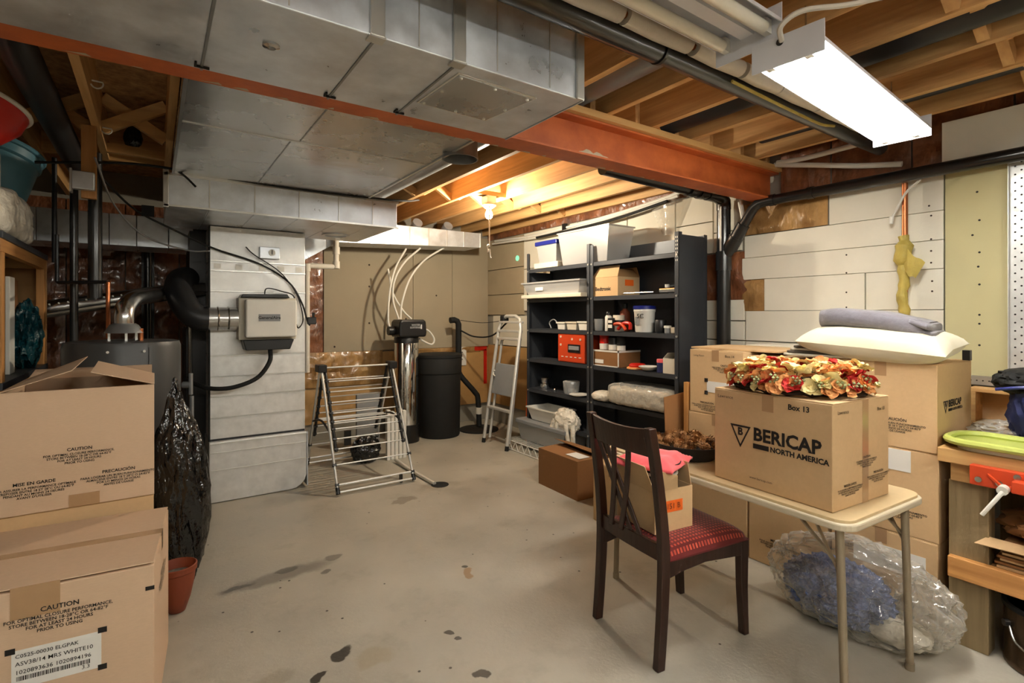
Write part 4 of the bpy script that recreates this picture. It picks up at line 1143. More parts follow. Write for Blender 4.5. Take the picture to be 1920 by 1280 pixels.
# third row right
pot('clear_jar', 'small grey plastic jar beside the middle post', 'jar', 3.42, 3.545, 1.301, [(.04, 0), (.045, .01), (.05, .11), (.045, .11)], 'grey')
t = thing('spray_can', 'white and black aerosol can among the tools', 'can', (3.42, 3.42, 1.302))
part('body', G().lathe([(.03, 0), (.032, .005), (.032, .13), (.02, .145)], n=20), 'white', t, smooth=True)
part('cap', G().lathe([(.022, .14), (.022, .17), (.018, .175)], n=16), 'black', t, smooth=True)
t = thing('paint_can', 'small light grey paint can behind the orange clamp', 'can', (3.46, 3.33, 1.302))
part('body', G().lathe([(.05, 0), (.052, .005), (.052, .14), (.05, .145)], n=20), 'offwhite', t, smooth=True)
part('band', G().lathe([(.0525, .05), (.0525, .10)], n=20), 'black', t, smooth=True)
t = thing('glue_bottle', 'brown bottle with dark cap behind the orange clamp', 'bottle', (3.54, 3.33, 1.302))
part('body', G().lathe([(.045, 0), (.047, .01), (.047, .17), (.02, .20), (.02, .21)], n=20), 'terracotta', t, smooth=True)
part('cap', G().lathe([(.026, .205), (.026, .25), (.02, .255)], n=16), 'black', t, smooth=True)
t = thing('tin_box', 'black and white labelled tin beside the aerosol can', 'tin', (3.41, 3.36, 1.302))
part('body', G().box(-.03, .03, -.03, .03, 0, .12), 'black', t, bev=.005)
part('label', G().box(-.031, -.0302, -.025, .025, .03, .06).box(-.031, -.0302, -.025, .025, .075, .10), 'white', t)
t = thing('hand_clamp', 'red orange plastic spring clamp on the shelf', 'clamp', (3.40, 3.24, 1.302))
part('handle', G().tube(smoothpath([(0, .14, .01), (0, .10, .06), (0, .02, .07), (0, -.02, .05), (0, -.05, .015)], 4), .014, 8), 'orange', t, smooth=True)
part('handle', G().tube(smoothpath([(0.02, .06, .02), (0.02, .0, .07), (0.02, -.08, .07), (0.02, -.085, .02)], 4), .016, 8), 'red', t, smooth=True)
bk = pot('white_bucket', 'white plastic pail with blue lid on the third right shelf', 'bucket', 3.46, 3.03, 1.302, [(.075, 0), (.078, .01), (.088, .17), (.092, .175), (.092, .195), (.088, .2)], 'white', [(.096, .195), (.096, .22), (.085, .225), (.01, .225)], 'blue', n=32)
part('label_print', G().box(-.0865, -.0855, -.02, .03, .06, .13).box(-.0865, -.0855, -.055, -.03, .12, .15), 'grey', bk)
txt('5C', bk, (-.089, -.03, .135), (.35, -1, 0), (0, 0, 1), .05, bold=.001)
pot('dark_mug', 'dark grey cup to the right of the white pail', 'cup', 3.46, 2.86, 1.302, [(.04, 0), (.045, .01), (.045, .10), (.042, .105)], 'pipedark')
pot('small_jar', 'tiny glass jar near the right post', 'jar', 3.42, 2.755, 1.302, [(.025, 0), (.025, .04), (.02, .045)], 'grey', [(.03, .04), (.03, .058), (.02, .06)], 'white')
solo('small_white_block', G().box(3.40, 3.46, 2.64, 2.71, 1.302, 1.35), 'offwhite', 'little white block against the right post of the shelving', 'block', (3.43, 2.67, 1.302), world=True, bev=.005)
# fourth row
tb = thing('tool_case', 'orange square tool case with dark handle on the left shelf', 'case', (3.46, 3.885, .981))
part('case', G().box(-.09, .12, -.20, .20, 0, .295), 'orange', tb, bev=.012)
part('handle_plate', G().box(-.096, -.09, -.14, .04, .10, .18), 'black', tb, bev=.003)
part('handle_bar', G().box(-.104, -.096, -.13, .02, .125, .165), 'grey', tb, bev=.004)
for k in range(5):
    part('clip', G().box(-.094, -.09, -.15 + k * .065, -.12 + k * .065, .05, .058), 'white', tb)
for y, z in ((.15, .25), (.15, .17), (-.02, .23), (-.14, .23)):
    part('rivet', G().cyl((-.09, y, z), (-.094, y, z), .012, n=10), 'offwhite', tb)
sb = thing('shoe_box', 'brown carton with white edges on the fourth right shelf', 'box', (3.52, 3.42, .981))
part('body', G().box(-.14, .14, -.165, .165, 0, .145), 'cardb', sb, bev=.003)
part('white_edge', G().box(-.143, -.14, -.168, .168, .132, .148).box(-.143, -.14, -.168, .168, 0, .01).box(-.143, -.14, -.168, -.155, 0, .148).box(-.143, -.14, .155, .168, 0, .148).box(-.14, .14, -.168, -.165, .132, .148), 'white', sb)
part('sticker', G().box(-.1445, -.143, .02, .13, .025, .06), 'paper', sb)
pot('red_cap_jar', 'white jar with red cap standing on the brown carton', 'jar', 3.45, 3.50, 1.13, [(.045, 0), (.047, .05), (.045, .06)], 'white', [(.047, .055), (.047, .13), (.04, .133)], 'red')
pot('black_cap_jar', 'black jar with white band on the brown carton', 'jar', 3.45, 3.385, 1.13, [(.045, 0), (.045, .06)], 'white', [(.047, .05), (.047, .11), (.04, .113)], 'black')
pot('dark_cap_jar', 'white jar with dark lid at the right end of the brown carton', 'jar', 3.45, 3.29, 1.13, [(.038, 0), (.038, .05)], 'white', [(.04, .045), (.04, .12), (.035, .123)], 'blackmatte')
pot('red_pad', 'flat red sanding pad on a tan disc', 'pad', 3.46, 3.11, .981, [(.09, 0), (.09, .012), (.08, .015)], 'petal1', [(.07, .015), (.075, .03), (.06, .045), (.02, .05)], 'red')
pot('white_dish', 'white chipped dish on the fourth right shelf', 'dish', 3.42, 2.95, .981, [(.03, 0), (.05, .008), (.085, .035), (.082, .038), (.04, .012)], 'white')
pot('blue_jar', 'small jar with navy label and pink lid', 'jar', 3.40, 2.805, .981, [(.033, 0), (.033, .08)], 'navy', [(.034, .08), (.034, .105), (.03, .108)], 'pink')
wbx = thing('white_carton', 'white open carton at the right end of the fourth shelf', 'box', (3.44, 2.70, .981))
part('body', G().shell(.13, .13, .13, .13, .12, .003), 'offwhite', wbx)
plate('flap', [(-.065, .065, .12), (.065, .065, .12), (.065, .02, .165), (-.065, .02, .165)], .002, 'offwhite', wbx)
# fifth row
pot('steel_canister', 'steel canister on the fifth left shelf', 'canister', 3.47, 4.42, .656, [(.055, 0), (.06, .01), (.06, .055), (.04, .06)], 'chrome', [(.035, .06), (.045, .075), (.045, .115), (.03, .125)], 'alu')
pot('clear_tub', 'clear round tub on the fifth left shelf', 'tub', 3.46, 3.98, .656, [(.07, 0), (.075, .01), (.085, .12), (.082, .125)], 'tote')
pot('white_plate', 'white plate in front of the clear round tub', 'plate', 3.43, 3.82, .656, [(.06, 0), (.10, .012), (.105, .018), (.06, .008)], 'white')
pot('bottle_stopper', 'small steel stopper between canister and clear tub', 'stopper', 3.42, 4.19, .656, [(.012, 0), (.02, .02), (.012, .03)], 'chrome')
t = thing('wrapped_bedding', 'clear zip bag of white bedding on the fifth right shelf', 'bedding', (3.48, 3.07, .656))
part('bedding', boxblob(.17, .36, .078, .02, 7, 21).move((0, -.08, .09)), 'bagwhite', t, smooth=True)
part('bag', boxblob(.18, .375, .09, .012, 9, 33).move((0, -.08, .102)), 'clear', t, smooth=True)
solo('folded_cloth', ico((.10, .13, .05), 3, .2, 2.4, 25, flat=-.045), 'bagwhite', 'folded white cloth beside the wrapped bedding', 'cloth', (3.42, 3.47, .702), smooth=True)
# sixth row and floor
tub('wash_basin', 'white rectangular wash basin on the lowest left shelf', 3.45, 4.30, .331, .22, .36, .29, .46, .14, 'white', 'basin')
t = thing('carrier_bag', 'white plastic carrier bag hanging over the lowest shelf', 'bag', (3.33, 3.90, .30))
part('bag', ico((.08, .17, .12), 4, .3, 2.4, 31).move((.04, .05, .09)), 'bagwhite', t, smooth=True)
part('handle_loop', G().tube(smoothpath([(-.03, -.02, .10), (-.05, -.06, .0), (-.05, -.10, -.09), (-.05, -.15, -.10), (-.05, -.15, 0.0), (-.03, -.13, .09)], 5), .018, 8, sx=1.6), 'bagwhite', t, smooth=True)
part('handle_loop', G().tube(smoothpath([(-.02, .16, .10), (-.04, .19, .0), (-.04, .17, -.06), (-.04, .12, 0.0), (-.03, .10, .08)], 5), .018, 8, sx=1.6), 'bagwhite', t, smooth=True)
tub('grey_tote', 'grey translucent tote under the lowest shelf', 3.42, 4.25, .11, .28, .70, .32, .80, .19, 'totegrey', 'tote', lid='grey')
wk = thing('wire_rack', 'low white wire rack on the floor under the shelving', 'rack', (3.38, 4.28, 0))
for x in (-.22, .20):
    part('rail', G().cyl((x, -.48, .10), (x, .44, .10), .006, n=8), 'white', wk)
    part('rail', G().cyl((x, -.48, .008), (x, .44, .008), .006, n=8), 'white', wk)
    zz = G()
    for k in range(8):
        y = -.46 + k * .11
        zz.cyl((x, y, .008), (x, y + .055, .10), .004, n=6).cyl((x, y + .055, .10), (x, y + .11, .008), .004, n=6)
    part('truss_wire', zz, 'white', wk)
for k in range(24):
    y = -.47 + k * .0395
    part('deck_wire', G().cyl((-.22, y, .104), (.20, y, .104), .003, n=5), 'white', wk)

# ------------------------------------------------------------------ floor boxes near the shelving
ba = thing('brown_box', 'low brown carton with a half open top near the shelving', 'box', (2.90, 3.30, 0), -2)
part('body', G().shell(.36, .52, .36, .52, .307, .005), 'cardb', ba)
plate('flap', [(-.18, -.26, .307), (-.18, .26, .307), (.06, .26, .312), (.02, -.26, .31)], .003, 'cardb', ba)
plate('flap', [(.18, -.26, .307), (.0, -.26, .345), (-.01, .26, .365), (.18, .26, .307)], .003, 'cardb', ba)
part('paper_label', G().box(-.13, -.02, -.22, -.05, .3115, .3135), 'paper', ba)
carton('cardboard_box', 'tan carton on the floor behind the chair back', 2.755, 2.52, 0, .40, .37, .415, -3, 'card2')
solo('cardboard_sheet', G().hexa([(2.83, 2.265, 0), (3.16, 2.265, 0), (3.16, 2.269, 0), (2.83, 2.269, 0), (2.80, 2.285, .90), (3.16, 2.285, .93), (3.16, 2.289, .93), (2.80, 2.289, .90)]), 'cardb', 'brown cardboard sheet standing between shelving and stacked boxes', 'cardboard', (3.0, 2.27, 0), world=True)
solo('wood_stick', G().box(2.925, 2.96, 2.19, 2.225, 0, 1.0), 'shelfwood', 'pale wooden stick standing beside the stacked boxes', 'stick', (2.94, 2.2, 0), world=True, bev=.002)

# ------------------------------------------------------------------ stacked cartons along the right wall
HB = .408
XS = 3.155
def stack_box(label, cy, lvl, d=.44, x=XS, w=.46, rz=0, tape='x', h=HB):
    return carton('cardboard_box', label, x, cy, lvl * HB, w, d, h, rz, 'card2', tape, 'cartons stacked by the wall')
fx = -.23 - .0006
a0 = stack_box('bottom carton of the stack nearest the workbench', 1.075, 0, .45)
a1 = stack_box('middle carton of the stack nearest the workbench', 1.075, 1, .45, rz=.6)
a2 = stack_box('top carton under the cream pillow', 1.075, 2, .45, rz=-.5)
m0 = stack_box('floor carton seen under the folding table', 1.54, 0, .44)
m1 = stack_box('carton second from the floor behind the lettered box', 1.54, 1, .44)
m2 = stack_box('top carton just behind the flower wreath', 1.54, 2, .44, h=.39)
b0 = stack_box('floor carton of the stack beside the shelving', 1.985, 0, .42)
b1 = stack_box('middle carton of the stack beside the shelving', 1.985, 1, .40)
b2 = stack_box('top carton with a torn paper label beside the shelving', 1.985, 2, .38)
for bx in (a1, a2):
    warning(bx, PREC, (fx, -.05, .10), *FX, .013)
    warning(bx, CAUT, (fx, .10, .22), *FX, .013)
warning(a0, MISE, (fx, .09, .28), *FX, .013)
for bx in (m0, b0):
    warning(bx, MISE, (fx, .02, .12), *FX, .013)
warning(b2, CAUT, (fx, -.07, .29), *FX, .010)
warning(b2, PREC, (fx, .06, .04), *FX, .011)
part('paper_label', G().box(-.2325, -.231, -.19, .06, .14, .21), 'paper', b2)
for (y, z) in ((.065, .215), (.065, .135)):
    part('corner_mark', G().box(-.233, -.2315, y - .012, y + .012, z - .012, z + .012), 'ink', b2)
txt('Box 14', b2, (fx, -.10, .375), *FX, .022, name='handwriting')
txt('Living Room', b2, (fx, .12, .37), *FX, .016, name='handwriting')
part('shipping_label', G().box(-.2325, -.231, -.18, .12, .22, .33), 'paper', a0)
part('shipping_label', G().box(-.2325, -.231, -.12, .16, .30, .40), 'paper', a1)
def logo(parent, o, right, up, s):
    """triangle mark with a B, bold name, black bar and second line; s = cap height of the name"""
    o, r, u = V(o), V(right), V(up)
    n = r.cross(u)
    w_ = s * 1.75
    def tri(k):
        return [o + r * (-w_ / 2 * k) + u * (s * .72 * k + s * .1 * (1 - k)), o + r * (w_ / 2 * k) + u * (s * .72 * k + s * .1 * (1 - k)), o - u * (s * .98 * k - s * .1 * (1 - k))]
    a, c = tri(1), tri(.78)
    g = G()
    for i in range(3):
        j = (i + 1) % 3
        q = [a[i], a[j], c[j], c[i]]
        g.add([p + n * .0006 for p in q] + [p + n * .0014 for p in q], [(0, 1, 2, 3), (7, 6, 5, 4), (0, 4, 5, 1), (1, 5, 6, 2), (2, 6, 7, 3), (3, 7, 4, 0)])
    part('logo_triangle', g, 'ink', parent)
    txt('B', parent, o + u * s * .22, right, up, s * .8, bold=.0016 * s / .06)
    txt('BERICAP', parent, o + r * (w_ * .62) + u * s * .22, right, up, s * 1.32, align='LEFT', bold=.0026 * s / .06)
    q0 = o + r * (w_ * .62) - u * s * .80
    q = [q0, q0 + r * s * 1.25, q0 + r * s * 1.25 + u * s * .36, q0 + u * s * .36]
    part('logo_bar', G().add([p + n * .0006 for p in q] + [p + n * .0014 for p in q], [(0, 1, 2, 3), (7, 6, 5, 4), (0, 4, 5, 1), (1, 5, 6, 2), (2, 6, 7, 3), (3, 7, 4, 0)]), 'ink', parent)
    txt('NORTH AMERICA', parent, q0 + r * s * 1.36 + u * s * .17, right, up, s * .52, align='LEFT', bold=.0012 * s / .06)
logo(a2, (-.13, -.2256, .21), *FY, .034)
part('black_clip', G().box(.17, .20, -.235, -.205, HB, HB + .05), 'black', a2)

# ------------------------------------------------------------------ folding table with the lettered box
tb = thing('folding_table', 'beige folding table with cream rim and tubular legs', 'table', (2.335, 1.45, 0), -3)
def rrect(w, d, r, n=6):
    out = []
    for cx, cy, a in ((w / 2 - r, d / 2 - r, 0), (-w / 2 + r, d / 2 - r, 90), (-w / 2 + r, -d / 2 + r, 180), (w / 2 - r, -d / 2 + r, 270)):
        for i in range(n + 1):
            t = R(a + 90 * i / n)
            out.append((cx + r * math.cos(t), cy + r * math.sin(t)))
    return out
part('top', G().prism(rrect(.60, 1.26, .06), 2, .708, .72), 'tabletop', tb, bev=.002)
part('rim', G().prism(rrect(.625, 1.285, .07), 2, .682, .709), 'tablerim', tb, bev=.006)
for y in (-.585, .56):
    for x in (-.265, .245):
        part('leg', G().tube([(x, y, .69), (x, y * 1.0 - .02 * (1 if y < 0 else -1), 0.012)], .0145, 12), 'tableleg', tb, smooth=True)
        part('leg_cap', G().cyl((x, y - .02 * (1 if y < 0 else -1), .03), (x, y - .02 * (1 if y < 0 else -1), 0), .017, n=12), 'tableleg', tb, smooth=True)
        s_ = -1 if y > 0 else 1
        part('folding_brace', G().bar((x, y, .54), (x, y + s_ * .16, .69), .016, .006), 'tableleg', tb)
        part('folding_brace', G().bar((x + .012, y, .50), (x + .012, y + s_ * .10, .69), .014, .005), 'tableleg', tb)
bb = carton('lettered_box', 'carton lettered in black on the folding table', 2.278, 1.15, .7205, .415, .515, .402, -4, 'card2', 'x')
logo(bb, (-.2082, .125, .215), *FX, .056)
txt('Lawrence', bb, (-.2082, .20, .368), *FX, .020, name='handwriting')
txt('Box 13', bb, (-.2082, -.13, .365), *FX, .030, name='handwriting', bold=.0008)
txt('Lawrence', bb, (-.14, -.2583, .365), *FY, .020, name='handwriting')
txt('Box 13', bb, (.14, -.2583, .355), *FY, .020, name='handwriting')
txt('www.bericap.com', bb, (-.2082, .03, .045), *FX, .014)
warning(bb, CAUT, (.03, -.2583, .155), *FY, .0085)
warning(bb, MISE, (-.09, -.2583, .065), *FY, .0085)
warning(bb, PREC, (.12, -.2583, .085), *FY, .0085)
part('end_tape', G().box(.0, .045, -.2584, -.2577, 0, .40), 'tape', bb)

# flower wreath
wr_ = thing('flower_wreath', 'autumn silk flower wreath lying on the lettered box', 'wreath', (2.29, 1.16, 1.1235))
RW = .187
part('ring', G().tube([(RW * 1.02 * math.cos(a * PI / 24), RW * 1.2 * math.sin(a * PI / 24), .022 + .005 * math.sin(a * 2.1)) for a in range(48)], .019, 8, closed=True), 'twig', wr_, smooth=True)
for k in range(4):
    part('twig', G().tube(smoothpath([((RW + .02) * math.cos(a) * (1 + .05 * math.sin(a * 7 + k)), (RW + .05) * 1.1 * math.sin(a), .02 + .01 * math.sin(a * 5 + k * 2)) for a in [k * .4 + j * 2 * PI / 14 for j in range(13)]], 3), .005, 5), 'twig', wr_, smooth=True)
def petal_mesh(m, npet, L, wd, cup, seed, layers=2):
    rnd = random.Random(seed)
    g = G()
    for ly in range(layers):
        for k in range(npet):
            an = 2 * PI * (k + .5 * ly) / npet + rnd.uniform(-.2, .2)
            l_, w_ = L * (1 - .3 * ly) * rnd.uniform(.85, 1.15), wd * (1 - .2 * ly)
            lift = cup + .5 * ly + rnd.uniform(-.15, .15)
            def fn(u, w, an=an, l_=l_, w_=w_, lift=lift):
                s = w
                half = w_ * max(.02, math.sin(PI * min(.985, .10 + s * .89))) ** .62
                x = l_ * s
                y = (u - .5) * 2 * half
                z = lift * l_ * s * (1 - .62 * s) + .5 * (u - .5) ** 2 * 4 * half * (1 - .4 * s) + .05 * l_ * math.sin(5 * u + 3 * s) * s
                return (x * math.cos(an) - y * math.sin(an), x * math.sin(an) + y * math.cos(an), z)
            g.grid(5, 6, fn)
    g.lathe([(.004, 0), (.007, .006), (.003, .014)], n=6)
    return g.mesh('flower', m, smooth=True, fix=False)
FLW = [petal_mesh('petal1', 5, .036, .026, 1.1, 1), petal_mesh('petal2', 5, .036, .026, 1.2, 2), petal_mesh('petal3', 6, .034, .022, 1.2, 3), petal_mesh('petal1', 6, .034, .021, 1.3, 4), petal_mesh('petal2', 4, .036, .028, .8, 6)]
rn = random.Random(11)
for k in range(92):
    a = 2 * PI * k / 92 + rn.uniform(-.05, .05)
    ring = rn.choice((.80, .92, 1.05, 1.16))
    which = rn.choice((0, 0, 1, 1, 2, 3, 3, 4))
    if a > 5.2 or a < .3: which = rn.choice((1, 4, 2, 0))
    o = link('flower', FLW[which], wr_, (RW * 1.02 * ring * math.cos(a), RW * 1.2 * ring * math.sin(a), .042 + (.050 if ring < 1.1 else .014) * rn.uniform(.6, 1.2)))
    tilt = (ring - .9) * 2.6
    o.rotation_euler = (-math.sin(a) * tilt * .9 + rn.uniform(-.35, .35), math.cos(a) * tilt * .9 + rn.uniform(-.35, .35), rn.uniform(0, 6))
    o.scale = (rn.uniform(.9, 1.2),) * 3
for k in range(44):
    a = 2 * PI * k / 44 + rn.uniform(-.06, .06)
    o = link('flower', FLW[rn.choice((0, 0, 1, 2, 3, 3, 4))], wr_, (RW * 1.02 * 1.13 * math.cos(a), RW * 1.2 * 1.13 * math.sin(a), rn.uniform(.030, .055)))
    o.rotation_euler = (-math.sin(a) * 1.15 + rn.uniform(-.2, .2), math.cos(a) * 1.15 + rn.uniform(-.2, .2), rn.uniform(-.3, .3))
    o.scale = (rn.uniform(.8, 1.1),) * 3
bm_ = G()
for k in range(11):
    bm_.add([tuple(V(p) * .008 + V((rn.uniform(-.03, .03), rn.uniform(-.03, .03), rn.uniform(0, .03)))) for p in ((1, 0, 0), (0, 1, 0), (-1, 0, 0), (0, -1, 0), (0, 0, 1), (0, 0, -1))][:0], [])
    c = V((rn.uniform(-.03, .03), rn.uniform(-.03, .03), rn.uniform(-.01, .03)))
    bm_.add([tuple(c + V(p) * .0075) for p in ((1, 0, 0), (0, 1, 0), (-1, 0, 0), (0, -1, 0), (0, 0, 1), (0, 0, -1))], [(0, 1, 4), (1, 2, 4), (2, 3, 4), (3, 0, 4), (1, 0, 5), (2, 1, 5), (3, 2, 5), (0, 3, 5)])
bm_ = bm_.mesh('berry_cluster', 'leaf', smooth=True)
for k in range(20):
    a = 2 * PI * k / 20 + .1
    link('berry_cluster', bm_, wr_, (RW * 1.2 * math.cos(a), RW * 1.40 * math.sin(a), .04 + rn.uniform(-.01, .02)))

# tray of pine cones
tr = thing('cone_tray', 'dark oval tray of pine cones at the back of the table', 'tray', (2.28, 1.72, .7205))
part('tray', G().lathe([(.13, 0), (.16, .02), (.18, .075), (.174, .075), (.15, .02), (.1, .012)], n=30, sx=.95, sy=1.1), 'blackmatte', tr, smooth=True)
def cone_mesh(seed):
    rnd = random.Random(seed)
    g = G()
    for i in range(6):
        z = -.018 + i * .007
        r = .018 * math.sin(PI * (i + 1.2) / 7.5)
        for k in range(6):
            a = 2 * PI * k / 6 + i * .5
            p = V((r * math.cos(a), r * math.sin(a), z))
            o = V((math.cos(a), math.sin(a), .55)) * .011
            t = V((-math.sin(a), math.cos(a), 0)) * .007
            g.add([tuple(p - t), tuple(p + t), tuple(p + o + t * .7), tuple(p + o - t * .7)], [(0, 1, 2, 3)])
    g.lathe([(.006, -.02), (.014, -.005), (.010, .012), (.003, .026)], n=6)
    return g.mesh('pine_cone', 'cone', fix=False)
CN = [cone_mesh(1), cone_mesh(2)]
for k in range(80):
    a, r = rn.uniform(0, 2 * PI), math.sqrt(rn.random())
    o = link('pine_cone', CN[k % 2], None, (2.28 + .145 * r * math.cos(a), 1.72 + .165 * r * math.sin(a), .7205 + .055 + .035 * (1 - r * r) + rn.uniform(-.006, .02)))
    o.rotation_euler = (rn.uniform(0, 3), rn.uniform(0, 3), rn.uniform(0, 6))
    o.scale = (rn.uniform(.6, .95),) * 3
    tag(o, 'small brown pine cone heaped in the dark oval tray', 'pine cone', 'pine cones in the dark tray')
# ------------------------------------------------------------------ dining chair (front toward +x)
ch = thing('dining_chair', 'dark espresso wooden dining chair with red checked seat and crossed slats', 'chair', (1.985, 1.585, 0), -7.5)
BX = -.255
def backx(z):   # x of the back plane at height z: splayed below and raked above the seat
    return BX + .02 - (.16 * max(0, z - .46) ** 1.5 * 1.1) - .10 * max(0, .44 - z) ** 1.6
def curve_bar(pts, w, h, mname, parent, name):   # swept rectangular section; w across y, h along x
    g = G()
    vs, fs = [], []
    for p in pts:
        ww = p[3] if len(p) > 3 else w
        hh_ = p[4] if len(p) > 4 else h
        x, y, z = p[:3]
        vs += [(x - hh_ / 2, y - ww / 2, z), (x + hh_ / 2, y - ww / 2, z), (x + hh_ / 2, y + ww / 2, z), (x - hh_ / 2, y + ww / 2, z)]
    n = len(pts)
    for i in range(n - 1):
        for k in range(4):
            k2 = (k + 1) % 4
            fs.append((i * 4 + k, i * 4 + k2, i * 4 + 4 + k2, i * 4 + 4 + k))
    fs += [(3, 2, 1, 0), tuple((n - 1) * 4 + k for k in range(4))]
    return part(name, g.add(vs, fs), mname, parent, smooth=True, bev=.004)
for sy in (-1, 1):
    curve_bar([(backx(z), sy * (.208 - .012 * max(0, z - .5)), z, .034, .045 - .012 * abs(z - .45)) for z in [i * .99 / 16 for i in range(17)]], .034, .044, 'chairwood', ch, 'back_post')
    fp = [(.245 + .03 * max(0, .22 - z) * 2, sy * .195, z, .036, .030 + .022 * (z / .42)) for z in [i * .43 / 10 for i in range(11)]]
    curve_bar(fp, .036, .045, 'chairwood', ch, 'front_leg')
    g = G()
    prof = [(-.235, .43), (.245, .43), (.245, .365), (.15, .372), (0, .385), (-.12, .375), (-.235, .355)]
    part('side_rail', g.prism(prof, 1, sy * .20 - .011, sy * .20 + .011), 'chairwood', ch, bev=.003)
part('front_rail', G().box(.235, .258, -.18, .18, .365, .43), 'chairwood', ch, bev=.003)
# curved rails of the back
def curved_rail(z0, z1, sag, name, crown=0.):
    g = G()
    n = 14
    vs, fs = [], []
    for i in range(n + 1):
        y = -.195 + .39 * i / n
        cy = 1 - (y / .195) ** 2
        for z, dx in ((z0, 0), (z1, 0)):
            zz = z + (crown * (-(cy)) if z == z1 else 0)
            x = backx(zz) - sag * cy
            vs += [(x - .010, y, zz), (x + .010, y, zz)]
    for i in range(n):
        a, b = i * 4, i * 4 + 4
        fs += [(a, b, b + 2, a + 2), (a + 1, a + 3, b + 3, b + 1), (a + 2, b + 2, b + 3, a + 3), (a, a + 1, b + 1, b)]
    fs += [(0, 2, 3, 1), (n * 4, n * 4 + 1, n * 4 + 3, n * 4 + 2)]
    return part(name, g.add(vs, fs), 'chairwood', ch, smooth=True, bev=.003)
curved_rail(.865, .985, .018, 'top_rail', .012)
curved_rail(.43, .50, .006, 'lower_rail')
for ya, yb in ((.035, .115), (-.065, .045), (.165, -.02), (.115, -.085)):
    off = .004 if ya > .1 else -.006
    pts = []
    for i in range(11):
        t = i / 10
        z = .885 - .405 * t
        y = ya + (yb - ya) * (t ** 1.15)
        pts.append((backx(z) - .012 + off, y, z, .030, .011))
    curve_bar(pts, .03, .012, 'chairwood', ch, 'slat')
def seat_fn(u, w):
    x, y = -.235 + .51 * u, -.215 + .43 * w
    ex, ey = 2 * u - 1, 2 * w - 1
    k = max(0, 1 - abs(ex) ** 5) ** .4 * max(0, 1 - abs(ey) ** 5) ** .4
    return (x, y, .432 + .062 * k + .006 * (1 - ex * ex))
g = G().grid(24, 22, seat_fn)
nb = len(g.v)
g.box(-.235, .27, -.212, .212, .428, .436)
part('seat', g, 'seatfab', ch, smooth=True, label='red checked upholstered seat')
# open box on the seat with a pot and pink cloth
cb = thing('seat_box', 'open carton with orange sticker standing on the chair seat', 'box', (1.912, 1.62, .497), -8)
part('body', G().shell(.22, .26, .22, .26, .185, .004), 'card2', cb)
plate('flap', [(.11, -.12, .185), (.11, .12, .185), (.10, .11, .285), (.10, -.11, .285)], .003, 'card2', cb)
plate('flap', [(-.11, .13, .185), (-.11, -.13, .185), (-.155, -.12, .30), (-.155, .12, .30)], .003, 'card2', cb)
plate('flap', [(-.11, -.13, .185), (.02, -.13, .185), (.0, -.15, .25), (-.10, -.15, .28)], .003, 'card2', cb)
plate('flap', [(-.1, .13, .185), (.1, .13, .185), (.1, .20, .26), (-.1, .20, .26)], .003, 'card2', cb)
part('sticker', G().box(-.06, .05, -.1315, -.130, .085, .135), 'orangesticker', cb)
txt('151 B', cb, (-.005, -.1316, .11), *FY, .035, 'terracotta')
pn = thing('cooking_pot', 'black pan with pale rim resting in the open carton', 'pan', (1.915, 1.62, .635), -8)
part('pan', G().lathe([(.07, 0), (.085, .01), (.10, .09), (.13, .15), (.125, .15), (.09, .09), (.07, .02)], n=30, sx=.85), 'blackmatte', pn, smooth=True)
part('rim', G().tube([(.108 * .85 * math.cos(a * PI / 18), .108 * math.sin(a * PI / 18), .098) for a in range(36)], .007, 8, closed=True), 'insul', pn, smooth=True)
def cloth_fn(u, w):
    x, y = -.15 + .29 * u, -.15 + .29 * w
    e = max(abs(2 * u - 1), abs(2 * w - 1))
    z = .80 - .03 * max(0, e - .62) ** 1.2 * 3 + .012 * noise.noise(V((x * 16, y * 16, 3))) + .02 * (1 - e)
    return (x, y, z)
g = G().grid(26, 26, cloth_fn)
o = solo('pink_cloth', g, 'pink', 'bright pink cloth draped over the pan on the chair', 'cloth', (1.92, 1.64, 0), smooth=True, rz=20)
sm = o.modifiers.new('thickness', 'SOLIDIFY')
sm.thickness = .012

# ------------------------------------------------------------------ pillow, blankets
def pillow_fn(sgn):
    def fn(u, w):
        ex, ey = 2 * u - 1, 2 * w - 1
        k = (max(0, 1 - ex ** 4) * max(0, 1 - ey ** 4)) ** .55
        pinch = 1 - .07 * (1 - ey * ey) if abs(ex) > .9 else 1
        z = sgn * .082 * k + .008 * k * noise.noise(V((ex * 2.4, ey * 2.4, sgn * 3))) 
        return (.20 * ex * (1 - .08 * (1 - abs(ey)) * abs(ex) ** 6), .325 * ey * (1 - .06 * (1 - abs(ex)) * abs(ey) ** 6), z)
    return fn
g = G().grid(26, 34, pillow_fn(1)).grid(26, 34, pillow_fn(-1))
pw = solo('pillow', g, 'pillow', 'plump cream pillow on top of the stacked cartons', 'pillow', (3.06, 1.14, 1.31), smooth=True, rz=2)
pw.rotation_euler = (R(4), R(-7), R(2))
bl = thing('grey_blanket', 'folded grey fleece blanket on the cream pillow', 'blanket', (3.10, 1.14, 1.378), 3)
